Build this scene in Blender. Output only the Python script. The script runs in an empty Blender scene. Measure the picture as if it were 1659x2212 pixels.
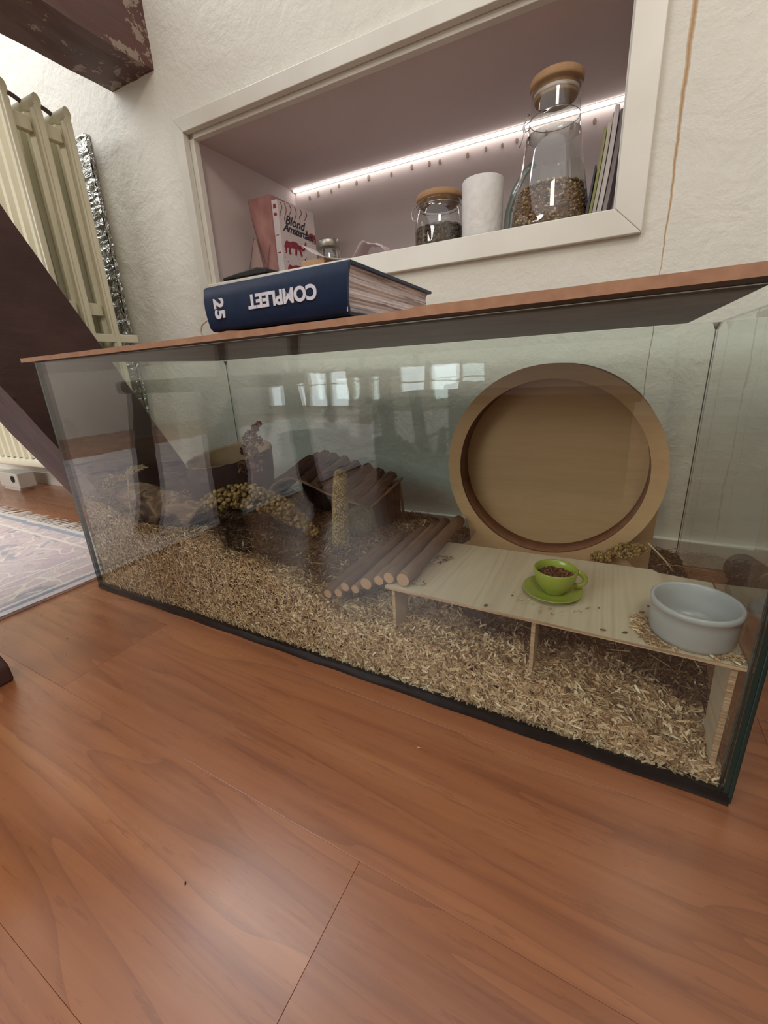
import bpy, math, random
import numpy as np
from mathutils import Vector, Matrix
from math import sin, cos, pi, radians, sqrt, atan2

# ------------------------------------------------------------------ camera, world, light
SC = bpy.context.scene
COL = SC.collection
YAW, PITCH, ROLL, FPX = 0.500753, -0.305602, 0.052243, 891.33
cam_d = bpy.data.cameras.new('camera')
cam_d.sensor_fit = 'VERTICAL'; cam_d.sensor_height = 36.0; cam_d.sensor_width = 27.0
cam_d.lens = FPX / 2212 * 36.0
cam_d.shift_x = -0.0014; cam_d.shift_y = -0.0118
cam_d.clip_start = 0.02
cam = bpy.data.objects.new('camera', cam_d); COL.objects.link(cam)
fwd = Vector((-sin(YAW) * cos(PITCH), cos(YAW) * cos(PITCH), sin(PITCH)))
rgt0 = Vector((cos(YAW), sin(YAW), 0)); dwn0 = fwd.cross(rgt0)
rgt = rgt0 * cos(ROLL) + dwn0 * sin(ROLL); dwn = -rgt0 * sin(ROLL) + dwn0 * cos(ROLL)
cm = Matrix((rgt, -dwn, -fwd)).transposed().to_4x4()
cm.translation = Vector((1.04821, -0.45235, 0.46971))
cam.matrix_world = cm
SC.camera = cam

SC.view_settings.view_transform = 'Standard'
SC.view_settings.look = 'None'
SC.view_settings.gamma = 1.0
SC.view_settings.exposure = 0.92
SC.view_settings.use_curve_mapping = False
SC.cycles.max_bounces = 14
SC.cycles.transparent_max_bounces = 24
SC.cycles.caustics_reflective = False
SC.cycles.caustics_refractive = False
SC.cycles.sample_clamp_indirect = 6.0
try:
    SC.cycles.use_denoising = True
except Exception:
    pass

world = bpy.data.worlds.new('world'); SC.world = world; world.use_nodes = True
bg = world.node_tree.nodes['Background']
bg.inputs['Color'].default_value = (0.97, 0.98, 1.0, 1); bg.inputs['Strength'].default_value = 0.52

def area(name, loc, target, sx, sy, power, col):
    d = bpy.data.lights.new(name, 'AREA'); d.shape = 'RECTANGLE'; d.size = sx; d.size_y = sy
    d.energy = power; d.color = col
    o = bpy.data.objects.new(name, d); COL.objects.link(o); o.location = loc
    o.rotation_euler = (Vector(target) - Vector(loc)).to_track_quat('-Z', 'Y').to_euler()
    return o
area('added_key_light', (-1.0, -3.45, 1.95), (-0.2, 0.5, 0.70), 2.6, 1.0, 40, (0.95, 0.98, 1.0))  # added key light behind the camera; no window is built there
area('assumed_overhead_light', (-1.35, .18, 2.50), (-1.20, -.15, 0.0), 2.9, 0.55, 25, (0.96, 0.98, 1.0))  # added overhead light, assumed from the floor glare; no roof window is built
area('assumed_warm_light', (1.5, -1.5, 2.3), (0.9, 0.3, 0.6), 0.5, 0.5, 7, (1.0, 0.84, 0.64))  # small warm area light, assumed high on the right; no lamp is built

rnd = random.Random(7)
SL = 0.0407                                    # the wall stands a little askew to the tank
def S(p):                                      # wall coordinates (x, distance, z) to the room's
    return (p[0], p[1] + SL * p[0], p[2])

# ------------------------------------------------------------------ materials
def srgb(r, g, b):
    f = lambda c: (c / 255) / 12.92 if c / 255 <= 0.04045 else ((c / 255 + 0.055) / 1.055) ** 2.4
    return (f(r), f(g), f(b), 1)

class NT:
    def __init__(s, name):
        s.m = bpy.data.materials.new(name); s.m.use_nodes = True
        s.t = s.m.node_tree; s.n = s.t.nodes; s.l = s.t.links
        s.b = s.n['Principled BSDF']; s.out = s.n['Material Output']
    def new(s, kind, **kw):
        x = s.n.new(kind)
        for k, v in kw.items(): setattr(x, k, v)
        return x
    def coord(s, scale=(1, 1, 1), rot=(0, 0, 0), which='Object'):
        c = s.new('ShaderNodeTexCoord'); m = s.new('ShaderNodeMapping')
        m.inputs['Scale'].default_value = scale; m.inputs['Rotation'].default_value = rot
        s.l.new(c.outputs[which], m.inputs['Vector']); return m.outputs['Vector']
    def noise(s, vec, scale, detail=4, rough=.55, dist=0):
        x = s.new('ShaderNodeTexNoise'); x.inputs['Scale'].default_value = scale
        x.inputs['Detail'].default_value = detail; x.inputs['Roughness'].default_value = rough
        x.inputs['Distortion'].default_value = dist
        s.l.new(vec, x.inputs['Vector']); return x.outputs['Fac']
    def ramp(s, fac, stops):
        x = s.new('ShaderNodeValToRGB'); e = x.color_ramp.elements
        while len(e) < len(stops): e.new(0.5)
        for i, (p, c) in enumerate(stops):
            e[i].position = p; e[i].color = c if len(c) == 4 else (*c, 1)
        s.l.new(fac, x.inputs['Fac']); return x.outputs['Color']
    def math(s, op, a, b=None, c=None, clamp=False):
        x = s.new('ShaderNodeMath', operation=op); x.use_clamp = clamp
        for i, v in enumerate((a, b, c)):
            if v is None: continue
            if isinstance(v, (int, float)): x.inputs[i].default_value = v
            else: s.l.new(v, x.inputs[i])
        return x.outputs[0]
    def mix(s, fac, a, b, mode='MIX'):
        x = s.new('ShaderNodeMix', data_type='RGBA', blend_type=mode)
        for i, v in ((0, fac), (6, a), (7, b)):
            if isinstance(v, (int, float)): x.inputs[i].default_value = v
            elif isinstance(v, tuple): x.inputs[i].default_value = v
            else: s.l.new(v, x.inputs[i])
        return x.outputs[2]
    def bump(s, h, strength=.3, dist=.002):
        x = s.new('ShaderNodeBump'); x.inputs['Strength'].default_value = strength
        x.inputs['Distance'].default_value = dist
        s.l.new(h, x.inputs['Height']); s.l.new(x.outputs['Normal'], s.b.inputs['Normal'])
    def col(s, c):
        if isinstance(c, tuple): s.b.inputs['Base Color'].default_value = c
        else: s.l.new(c, s.b.inputs['Base Color'])
    def set(s, rough=.6, spec=.5, metal=0):
        s.b.inputs['Roughness'].default_value = rough
        s.b.inputs['Specular IOR Level'].default_value = spec
        s.b.inputs['Metallic'].default_value = metal

MC = {}
def plain(name, c1, c2=None, scale=20, stretch=(1, 1, 1), rough=.6, spec=.4, metal=0, bump=.0, bscale=None, bdist=.001, detail=4, lo=.35, hi=.65):
    if name in MC: return MC[name]
    t = NT(name); t.set(rough, spec, metal)
    v = t.coord(stretch)
    if c2 is None: t.col(c1)
    else: t.col(t.ramp(t.noise(v, scale, detail), [(lo, c1), (hi, c2)]))
    if bump: t.bump(t.noise(v, bscale or scale, detail), bump, bdist)
    MC[name] = t.m; return t.m

def m_plaster(name, base, alt, stain=False, bstr=.55):
    t = NT(name); t.set(.62, .3)
    v = t.coord()
    c = t.ramp(t.noise(v, 2.3, 5), [(.3, base), (.7, alt)])
    if stain:
        sx = t.new('ShaderNodeSeparateXYZ'); t.l.new(v, sx.inputs[0])
        nz = t.noise(t.coord((0.2, 1, 1)), 9, 4, .6)
        ctr = t.math('ADD', t.math('MULTIPLY', nz, .014), 1.1045)
        d = t.math('ABSOLUTE', t.math('SUBTRACT', sx.outputs[0], ctr))
        w = t.math('ADD', t.math('MULTIPLY', t.math('SUBTRACT', sx.outputs[2], .60, clamp=True), .0105), .0006)
        mk = t.math('SUBTRACT', 1.0, t.math('DIVIDE', d, w), clamp=True)
        mk = t.math('MULTIPLY', t.math('POWER', mk, .45), t.math('GREATER_THAN', sx.outputs[2], .56))
        c = t.mix(mk, c, srgb(176, 138, 92))
        d2 = t.math('ABSOLUTE', t.math('SUBTRACT', sx.outputs[0], t.math('ADD', ctr, .0)))
        mk2 = t.math('MULTIPLY', t.math('LESS_THAN', d2, .0009), t.math('LESS_THAN', sx.outputs[2], .62))
        c = t.mix(t.math('MULTIPLY', mk2, .7), c, srgb(95, 90, 78))
    t.col(c)
    h = t.math('ADD', t.math('MULTIPLY', t.noise(v, 9, 6, .62, .3), 1.0), t.math('MULTIPLY', t.noise(v, 85, 3), .16))
    t.bump(h, bstr, .012)
    return t.m

def m_wood(name, cols, along='x', ring=14, stretch=.12, rough=.4, spec=.4, bump=.12, rnd_obj=0.0, dist=3.0, fine=160):
    if name in MC: return MC[name]
    t = NT(name); t.set(rough, spec)
    sc = {'x': (stretch, 1, 1), 'y': (1, stretch, 1), 'z': (1, 1, stretch)}[along]
    v = t.coord(sc)
    if rnd_obj:
        oi = t.new('ShaderNodeObjectInfo'); a = t.new('ShaderNodeVectorMath', operation='ADD')
        cb = t.new('ShaderNodeCombineXYZ')
        for i in range(3): t.l.new(t.math('MULTIPLY', oi.outputs['Random'], rnd_obj * (i + 1)), cb.inputs[i])
        t.l.new(v, a.inputs[0]); t.l.new(cb.outputs[0], a.inputs[1]); v = a.outputs[0]
    big = t.noise(v, 1.6 * ring / 14, 3, .5, .6)
    rings = t.math('FRACT', t.math('MULTIPLY', big, ring))
    rings = t.math('ABSOLUTE', t.math('SUBTRACT', rings, .5))
    fin = t.noise(v, fine, 4, .7)
    f = t.math('ADD', t.math('MULTIPLY', rings, .55), t.math('MULTIPLY', fin, .35))
    f = t.math('ADD', f, t.math('MULTIPLY', t.noise(v, 5, 3), .45))
    t.col(t.ramp(f, [(.25, cols[0]), (.5, cols[1]), (.8, cols[2])]))
    t.bump(fin, bump, .0006)
    MC[name] = t.m; return t.m

def m_glass(name, tint, glos=1.0, wob=False, rough=0.0, ribs=False, f0=.04):
    t = NT(name); t.n.remove(t.b)
    g = t.new('ShaderNodeNewGeometry'); dt = t.new('ShaderNodeVectorMath', operation='DOT_PRODUCT')
    t.l.new(g.outputs['Incoming'], dt.inputs[0]); t.l.new(g.outputs['Normal'], dt.inputs[1])
    c = t.math('ABSOLUTE', dt.outputs['Value'])
    f = t.math('MULTIPLY_ADD', t.math('POWER', t.math('SUBTRACT', 1.0, c, clamp=True), 5.0), 1 - f0, f0)
    f = t.math('MULTIPLY', f, glos, clamp=True)
    tr = t.new('ShaderNodeBsdfTransparent'); tr.inputs['Color'].default_value = tint
    gl = t.new('ShaderNodeBsdfGlossy'); gl.inputs['Roughness'].default_value = rough
    gl.inputs['Color'].default_value = (1, 1, 1, 1)
    if wob:
        bp = t.new('ShaderNodeBump'); bp.inputs['Strength'].default_value = .12; bp.inputs['Distance'].default_value = .0015
        t.l.new(t.noise(t.coord(), 14, 2), bp.inputs['Height']); t.l.new(bp.outputs['Normal'], gl.inputs['Normal'])
    mx = t.new('ShaderNodeMixShader'); t.l.new(f, mx.inputs['Fac'])
    t.l.new(tr.outputs[0], mx.inputs[1]); t.l.new(gl.outputs[0], mx.inputs[2])
    t.l.new(mx.outputs[0], t.out.inputs['Surface'])
    return t.m

def m_emit(name, col, strength):
    t = NT(name); t.n.remove(t.b)
    e = t.new('ShaderNodeEmission'); e.inputs['Color'].default_value = col; e.inputs['Strength'].default_value = strength
    t.l.new(e.outputs[0], t.out.inputs['Surface']); return t.m

def m_island(name, stops, rough=.7, spec=.3, bump=0):
    if name in MC: return MC[name]
    t = NT(name); t.set(rough, spec)
    g = t.new('ShaderNodeNewGeometry')
    t.col(t.ramp(g.outputs['Random Per Island'], stops))
    MC[name] = t.m; return t.m

# ------------------------------------------------------------------ mesh builder
class MB:
    def __init__(s): s.v = []; s.f = []; s.m = []; s.sm = []
    def add(s, vs, fs, mi=0, smooth=False):
        o = len(s.v); s.v += [tuple(p) for p in vs]
        for f in fs: s.f.append([o + i for i in f]); s.m.append(mi); s.sm.append(smooth)
        return s
    def box(s, x0, x1, y0, y1, z0, z1, mi=0, tf=None):
        vs = [(x, y, z) for z in (z0, z1) for y in (y0, y1) for x in (x0, x1)]
        if tf: vs = [tf(p) for p in vs]
        return s.add(vs, [(0, 2, 3, 1), (4, 5, 7, 6), (0, 1, 5, 4), (2, 6, 7, 3), (0, 4, 6, 2), (1, 3, 7, 5)], mi)
    def prism(s, poly, fn, a, b, mi=0, smooth=False):
        """poly: 2D points, fn(u,v,t)->3D, extruded from t=a to t=b"""
        n = len(poly); vs = [fn(u, v, a) for u, v in poly] + [fn(u, v, b) for u, v in poly]
        s.add(vs, [tuple(range(n))[::-1], tuple(range(n, 2 * n))], mi)
        o = len(s.v) - 2 * n
        for i in range(n):
            j = (i + 1) % n; s.f.append([o + i, o + j, o + n + j, o + n + i]); s.m.append(mi); s.sm.append(smooth)
        return s
    def tube(s, path, r, n=8, mi=0, caps=True, smooth=True, flat=1.0, closed=False, up=None):
        P = [Vector(p) for p in path]; k = len(P)
        R = r if isinstance(r, (list, tuple)) else [r] * k
        rings = []; N = None
        for i in range(k):
            a = P[i - 1] if (i > 0 or closed) else P[i]; b = P[(i + 1) % k] if (i < k - 1 or closed) else P[i]
            T = (b - a).normalized()
            if N is None:
                N = Vector(up) if up else (Vector((0, 0, 1)) if abs(T.z) < .9 else Vector((1, 0, 0)))
            N = (N - T * N.dot(T)).normalized(); B = T.cross(N)
            rings.append([P[i] + (N * cos(2 * pi * j / n) * flat + B * sin(2 * pi * j / n)) * R[i] for j in range(n)])
        vs = [p for g in rings for p in g]; fs = []
        for i in range(k if closed else k - 1):
            for j in range(n):
                fs.append((i * n + j, i * n + (j + 1) % n, ((i + 1) % k) * n + (j + 1) % n, ((i + 1) % k) * n + j))
        s.add(vs, fs, mi, smooth)
        if caps and not closed:
            o = len(s.v) - len(vs)
            s.f.append([o + j for j in range(n)][::-1]); s.m.append(mi); s.sm.append(False)
            s.f.append([o + (k - 1) * n + j for j in range(n)]); s.m.append(mi); s.sm.append(False)
        return s
    def lathe(s, prof, c, n=40, mi=0, smooth=True, flute=0.0, sx=1, sy=1, tf=None):
        vs = []; fs = []; k = len(prof)
        for r, z in prof:
            for j in range(n):
                q = r * (1 + (flute if j % 2 else 0) * (1 if r > .01 else 0)); a = 2 * pi * j / n
                p = Vector((q * cos(a) * sx, q * sin(a) * sy, z))
                if tf: p = tf(p)
                vs.append((c[0] + p[0], c[1] + p[1], c[2] + p[2]))
        for i in range(k - 1):
            for j in range(n):
                fs.append((i * n + j, i * n + (j + 1) % n, (i + 1) * n + (j + 1) % n, (i + 1) * n + j))
        s.add(vs, fs, mi, smooth)
        o = len(s.v) - len(vs)
        if prof[0][0] > 1e-5: s.f.append([o + j for j in range(n)][::-1]); s.m.append(mi); s.sm.append(False)
        if prof[-1][0] > 1e-5: s.f.append([o + (k - 1) * n + j for j in range(n)]); s.m.append(mi); s.sm.append(False)
        return s
    def ball(s, c, r, seg=8, rings=5, mi=0, sc=(1, 1, 1), jit=0):
        vs = [(c[0], c[1], c[2] + r * sc[2])]; fs = []
        for i in range(1, rings):
            t = pi * i / rings
            for j in range(seg):
                a = 2 * pi * j / seg; q = r * (1 + (rnd.uniform(-jit, jit) if jit else 0))
                vs.append((c[0] + q * sin(t) * cos(a) * sc[0], c[1] + q * sin(t) * sin(a) * sc[1], c[2] + q * cos(t) * sc[2]))
        vs.append((c[0], c[1], c[2] - r * sc[2])); L = len(vs) - 1
        for j in range(seg):
            k = (j + 1) % seg
            fs.append((0, 1 + j, 1 + k))
            for i in range(rings - 2):
                fs.append((1 + i * seg + j, 1 + (i + 1) * seg + j, 1 + (i + 1) * seg + k, 1 + i * seg + k))
            fs.append((L, 1 + (rings - 2) * seg + k, 1 + (rings - 2) * seg + j))
        return s.add(vs, fs, mi, True)
    def build(s, name, mats, parent=None, bevel=0, seg=2, loc=None):
        me = bpy.data.meshes.new(name)
        off = Vector(loc) if loc else (parent_world(parent) if parent else Vector((0, 0, 0)))
        me.from_pydata([tuple(Vector(p) - off) for p in s.v], [], s.f)
        if not isinstance(mats, (list, tuple)): mats = [mats]
        for m in mats: me.materials.append(m)
        me.polygons.foreach_set('material_index', s.m); me.polygons.foreach_set('use_smooth', s.sm)
        me.update()
        o = bpy.data.objects.new(name, me); COL.objects.link(o)
        if parent: o.parent = parent; o.location = off - parent_world(parent)
        else: o.location = off
        if bevel:
            b = o.modifiers.new('bevel', 'BEVEL'); b.width = bevel; b.segments = seg; b.limit_method = 'ANGLE'
        return o
def parent_world(p):
    v = Vector((0, 0, 0))
    while p is not None: v = v + Vector(p.location); p = p.parent
    return v
def tag(o, label=None, cat=None, group=None, kind=None):
    if label: o['label'] = label
    if cat: o['category'] = cat
    if group: o['group'] = group
    if kind: o['kind'] = kind
    return o
def thing(name, label, cat, loc=(0, 0, 0), group=None):
    o = bpy.data.objects.new(name, None); COL.objects.link(o); o.location = loc; o.empty_display_size = .02
    return tag(o, label, cat, group)
def struct(name, label=None, loc=(0, 0, 0)):
    o = bpy.data.objects.new(name, None); COL.objects.link(o); o.location = loc; o.empty_display_size = .05
    return tag(o, label, kind='structure')
def np_mesh(name, V, F, mats, parent=None, smooth=False):
    """V (n,3), F (m,4) arrays"""
    off = parent_world(parent) if parent else Vector((0, 0, 0))
    V = V - np.array(off)
    me = bpy.data.meshes.new(name); n = len(V); m, k = F.shape
    me.vertices.add(n); me.vertices.foreach_set('co', V.astype(np.float32).ravel())
    me.loops.add(m * k); me.loops.foreach_set('vertex_index', F.astype(np.int32).ravel())
    me.polygons.add(m); me.polygons.foreach_set('loop_start', np.arange(0, m * k, k, dtype=np.int32))
    try: me.polygons.foreach_set('loop_total', np.full(m, k, dtype=np.int32))
    except Exception: pass
    me.polygons.foreach_set('use_smooth', np.full(m, smooth))
    me.materials.append(mats); me.update(calc_edges=True); me.validate()
    o = bpy.data.objects.new(name, me); COL.objects.link(o)
    if parent: o.parent = parent
    return o
def text_mesh(name, body, size, mat, parent, M, offset=0.0, shear=0.0, extrude=.0002, space=1.0):
    cu = bpy.data.curves.new(name, 'FONT'); cu.body = body; cu.size = size; cu.extrude = extrude
    cu.offset = offset; cu.shear = shear; cu.space_character = space; cu.align_x = 'CENTER'; cu.align_y = 'CENTER'
    tmp = bpy.data.objects.new(name + '_tmp', cu); COL.objects.link(tmp)
    dg = bpy.context.evaluated_depsgraph_get()
    me = bpy.data.meshes.new_from_object(tmp.evaluated_get(dg)); bpy.data.objects.remove(tmp)
    me.transform(M); me.materials.clear(); me.materials.append(mat)
    off = parent_world(parent); me.transform(Matrix.Translation(-off))
    o = bpy.data.objects.new(name, me); COL.objects.link(o); o.parent = parent
    return o

white_paint = plain('white_gloss_paint', srgb(224, 221, 210), srgb(215, 211, 199), 6, rough=.35, spec=.5, bump=.08, bscale=60)
dark_wood = None

# ------------------------------------------------------------------ large structure
# floor of laminate planks
FL = struct('floor', 'orange brown laminate floor')
sub = MB(); sub.box(-3.4, 3.0, -3.6, 1.0, -.05, -.009)
sub.build('subfloor', plain('subfloor', srgb(50, 30, 20)), FL)
m_floor = None
def make_floor_mat():
    t = NT('laminate'); t.set(.33, .8)
    v = t.coord((.10, 1, 1))
    oi = t.new('ShaderNodeObjectInfo'); a = t.new('ShaderNodeVectorMath', operation='ADD'); cb = t.new('ShaderNodeCombineXYZ')
    for i in range(3): t.l.new(t.math('MULTIPLY', oi.outputs['Random'], 7.3 * (i + 1)), cb.inputs[i])
    t.l.new(v, a.inputs[0]); t.l.new(cb.outputs[0], a.inputs[1]); v = a.outputs[0]
    big = t.noise(v, 5.2, 3, .5, .5)
    r = t.math('FRACT', t.math('MULTIPLY', big, 15))
    line = t.math('POWER', r, 5.0)
    fin = t.noise(v, 120, 5, .75)
    mot = t.noise(v, 9, 5, .6)
    c = t.ramp(mot, [(.25, srgb(136, 84, 52)), (.5, srgb(155, 98, 62)), (.78, srgb(170, 113, 74))])
    c = t.mix(t.math('MULTIPLY', line, .40), c, srgb(106, 60, 40))
    v2 = t.new('ShaderNodeVectorMath', operation='MULTIPLY'); v2.inputs[1].default_value = (.35, 1, 1); t.l.new(v, v2.inputs[0])
    st2 = t.noise(v2.outputs[0], 34, 6, .72, .25)
    c = t.mix(t.math('MULTIPLY', t.math('SUBTRACT', st2, .5, clamp=True), 3.0, clamp=True), c, srgb(112, 62, 38))
    c = t.mix(t.math('MULTIPLY', t.math('SUBTRACT', .47, st2, clamp=True), 1.6, clamp=True), c, srgb(188, 134, 92))
    c = t.mix(t.math('MULTIPLY', t.math('GREATER_THAN', fin, .60), .30), c, srgb(108, 60, 38))
    t.col(c)
    rg = t.math('MULTIPLY_ADD', t.noise(t.coord(), 6, 4), .16, .20); t.l.new(rg, t.b.inputs['Roughness'])
    t.bump(fin, .10, .0004)
    return t.m
m_floor = make_floor_mat()
W_PL = .19; y = -3.602
pl_edges = [-.222 + W_PL * k for k in range(-18, 7)]
for k in range(len(pl_edges) - 1):
    y0, y1 = pl_edges[k], pl_edges[k + 1]
    x = -3.4 - rnd.uniform(0, 1.2)
    cuts = [x + 1.285 * i for i in range(8)]
    if abs(y1 + .222) < 1e-4: s0 = .871 - 1.285 * 4; cuts = [s0 + 1.285 * i for i in range(8)]
    elif abs(y0 + .222) < 1e-4: s0 = .30 - 1.285 * 3; cuts = [s0 + 1.285 * i for i in range(8)]
    elif abs(y1 + .412) < 1e-4: s0 = 1.45 - 1.285 * 4; cuts = [s0 + 1.285 * i for i in range(8)]
    for i in range(7):
        a, b = cuts[i], cuts[i + 1]
        if b < -3.4 or a > 3.0: continue
        p = MB(); p.box(a + .00015, b - .00015, y0 + .0001, y1 - .0001, -.009, 0)
        p.build('plank', m_floor, FL, bevel=.0002, seg=1, loc=((a + b) / 2, (y0 + y1) / 2, 0))

# back wall around the niche
m_wall = m_plaster('wall_plaster', srgb(219, 216, 205), srgb(226, 222, 211), stain=True)
NXL, NXR, NZB, NZT, NV = -.128, 1.030, .748, 1.152, 1.0915
VW = .595
wb = MB()
def wface(q, mi=0): wb.add([S(p) for p in q], [(0, 1, 2, 3)], mi)
X0, X1, ZT = -3.4, 3.0, 2.6
e_ = .005
for a, b, c, d in ((X0, NXL - e_, 0, ZT), (NXR + e_, X1, 0, ZT), (NXL - e_, NXR + e_, 0, NZB - e_), (NXL - e_, NXR + e_, NZT + e_, ZT)):
    wb.box(a, b, VW, VW + .1, c, d, tf=S)
tag(wb.build('wall_back', m_wall), 'rough white plastered wall with a stained crack', kind='structure')
nb = MB(); m_niche = m_plaster('niche_paint', srgb(206, 194, 192), srgb(213, 201, 199), bstr=.12)
th = .03
for bx in ((NXL - th, NXL, VW + .005, NV + th, NZB - th, NZT + th), (NXR, NXR + th, VW + .005, NV + th, NZB - th, NZT + th),
           (NXL, NXR, NV, NV + th, NZB - th, NZT + th), (NXL, NXR, VW + .005, NV, NZB - th, NZB), (NXL, NXR, VW + .005, NV, NZT, NZT + th)):
    nb.box(*bx, tf=S)
NI = tag(nb.build('wall_niche', m_niche), 'deep painted storage niche in the back wall', kind='structure')
sm_ = MB()
for (x, z) in ((.04, 1.121), (.074, 1.132), (.149, 1.126), (.20, 1.131), (.289, 1.123), (.367, 1.128), (.43, 1.124), (.467, 1.121), (.561, 1.118), (.62, 1.122), (.671, 1.12), (.715, 1.122), (-.02, 1.124), (-.06, 1.118), (.80, 1.121), (.87, 1.12), (.93, 1.118), (.98, 1.121)):
    r = rnd.uniform(.005, .008)
    pts = [(x + r * .8 * cos(a), z + r * 1.2 * sin(a)) for a in [2 * pi * i / 10 for i in range(10)]]
    sm_.prism(pts, lambda u, w, t: S((u, t, w)), NV - .0015, NV + .001)
sm_.build('screw_head', plain('screw_paint', srgb(150, 128, 118), rough=.7), NI)['kind'] = 'stuff'
# light strip in the back top corner of the niche
st = thing('led_strip', 'thin bright light strip along the back top edge of the niche', 'light', S((.45, NV - .012, NZT)))
b = MB(); b.box(NXL + .004, NXR - .004, NV - .018, NV - .001, NZT - .006, NZT - .0005, tf=S); b.build('strip_profile', plain('aluminium', srgb(190, 185, 178), rough=.35, metal=.9), st)
b = MB(); b.box(NXL + .006, NXR - .006, NV - .0165, NV - .003, NZT - .0065, NZT - .006, tf=S)
b.box(NXL + .006, NXR - .006, NV - .0195, NV - .018, NZT - .0055, NZT - .0025, tf=S)
b.build('diffuser', m_emit('led_glow', (1, .92, .86, 1), 3.6), st)

# frame of the niche
TR = struct('trim_1', 'white painted mitred wooden frame around the niche', S((.45, .58, .95)))
ol, orr, ob, ot = -.146, 1.070, .704, 1.186
il, ir, ib, it = -.114, 1.019, .753, 1.148
fy = lambda u, w, t: S((u, t, w))
for poly in ([(ol, ob), (orr, ob), (ir, ib), (il, ib)], [(ol, ot), (il, it), (ir, it), (orr, ot)], [(ol, ob), (il, ib), (il, it), (ol, ot)], [(orr, ob), (orr, ot), (ir, it), (ir, ib)]):
    n = Vector((sum(p[0] for p in poly) / 4, 0, sum(p[1] for p in poly) / 4))
    q = [(n.x + (p[0] - n.x) * .9992, n.z + (p[1] - n.z) * .9992) for p in poly]
    f_ = MB(); f_.prism(q, fy, .577, .597); f_.build('frame_board', white_paint, TR, bevel=.0015)
lip = MB()
for poly in ([(il - .01, it - .012), (ir + .01, it - .012), (ir + .01, it + .012), (il - .01, it + .012)], [(il - .02, ib), (il + .016, ib), (il + .016, it), (il - .02, it)],
             [(ir - .004, ib), (ir + .02, ib), (ir + .02, it), (ir - .004, it)], [(il, ib - .012), (ir, ib - .012), (ir, ib + .006), (il, ib + .006)]):
    lip.prism(poly, fy, .5985, .618)
lip.build('inner_lip', white_paint, TR, bevel=.001)

# baseboard along the back wall
b = MB(); b.box(-3.3, 2.9, .580, .5945, 0, .062, tf=S)
tag(b.build('baseboard_back', white_paint, bevel=.002), 'low white baseboard at the foot of the back wall', kind='structure')

# the rest of the room: side walls and the window wall behind the camera
m_room = m_plaster('room_plaster', srgb(214, 210, 200), srgb(220, 216, 206), bstr=.2)
b = MB(); b.box(-3.5, -3.4, -3.7, .46, 0, 2.6); tag(b.build('wall_left', m_room), 'white left wall', kind='structure')
b = MB(); b.box(3.0, 3.1, -3.7, .72, 0, 2.6); tag(b.build('wall_right', m_room), 'white right wall', kind='structure')
wins = [(-2.78, -1.55, .06, .52), (-.97, -.25, .06, .52)]
b = MB(); xs = [-3.5, -2.78, -1.55, -.97, -.25, 3.1]
for i in range(0, 5, 2): b.box(xs[i], xs[i + 1], -3.7, -3.6, 0, 2.6)
for (a, c, z0, z1) in wins: b.box(a, c, -3.7, -3.6, 0, z0); b.box(a, c, -3.7, -3.6, z1, 2.6)
tag(b.build('wall_front', m_room), 'white wall with low windows behind the camera', kind='structure')
m_sky = m_emit('window_daylight', (.88, .96, .98, 1), 2.3)
for wi, (a, c, z0, z1) in enumerate(wins):
    w = struct('window_%d' % (wi + 1), 'white framed window behind the camera', ((a + c) / 2, -3.62, z0))
    p = MB(); p.box(a + .03, c - .03, -3.665, -3.66, z0 + .03, z1 - .03); p.build('pane', m_sky, w)
    f = MB(); ft = .04
    f.box(a, c, -3.65, -3.6, z0, z0 + ft); f.box(a, c, -3.65, -3.6, z1 - ft, z1); f.box(a, a + ft, -3.65, -3.6, z0, z1); f.box(c - ft, c, -3.65, -3.6, z0, z1)
    nb_ = 3 if wi == 0 else 1
    for k in range(1, nb_ + 1):
        xm = a + (c - a) * k / (nb_ + 1); f.box(xm - .035, xm + .035, -3.65, -3.6, z0, z1)
    f.box(a, c, -3.648, -3.602, z0 + .27, z0 + .285)
    f.build('window_frame', white_paint, w)

# ------------------------------------------------------------------ roof timbers, radiator
def m_timber():
    t = NT('old_dark_timber'); t.set(.6, .3)
    v = t.coord((1, .25, .6))
    n1 = t.noise(v, 7, 5, .6); n2 = t.noise(t.coord((3, .3, 1)), 40, 4, .7)
    c = t.ramp(n1, [(.3, srgb(58, 42, 41)), (.55, srgb(78, 56, 53)), (.8, srgb(98, 68, 61))])
    c = t.mix(t.math('MULTIPLY', t.math('GREATER_THAN', n2, .68), .5), c, srgb(28, 17, 16))
    wn = t.noise(t.coord(), 13, 5, .7)
    c = t.mix(t.math('MULTIPLY', t.math('GREATER_THAN', wn, .70), .35), c, srgb(150, 126, 112))
    t.col(c); t.bump(t.math('ADD', n1, t.math('MULTIPLY', n2, .4)), .6, .006); return t.m
m_tim = m_timber()
def rough_beam(mb, ends, ny=14, jit=.0016):
    """loft between two quads, a little uneven"""
    A, B = ends; rings = []
    dens = []
    for i in range(4):
        dens += [(i, k / 5) for k in range(5)]
    for j in range(ny + 1):
        t = j / ny; ring = []
        for (i, f) in dens:
            pa = Vector(A[i]).lerp(Vector(A[(i + 1) % 4]), f); pb = Vector(B[i]).lerp(Vector(B[(i + 1) % 4]), f)
            p = pa.lerp(pb, t); p += Vector([rnd.uniform(-jit, jit) for _ in range(3)]); ring.append(p)
        rings.append(ring)
    n = len(dens); vs = [p for r in rings for p in r]; fs = []
    for j in range(ny):
        for i in range(n): fs.append((j * n + i, j * n + (i + 1) % n, (j + 1) * n + (i + 1) % n, (j + 1) * n + i))
    fs.append(tuple(range(n))[::-1]); fs.append(tuple(ny * n + i for i in range(n)))
    mb.add(vs, fs, 0, False)
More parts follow.
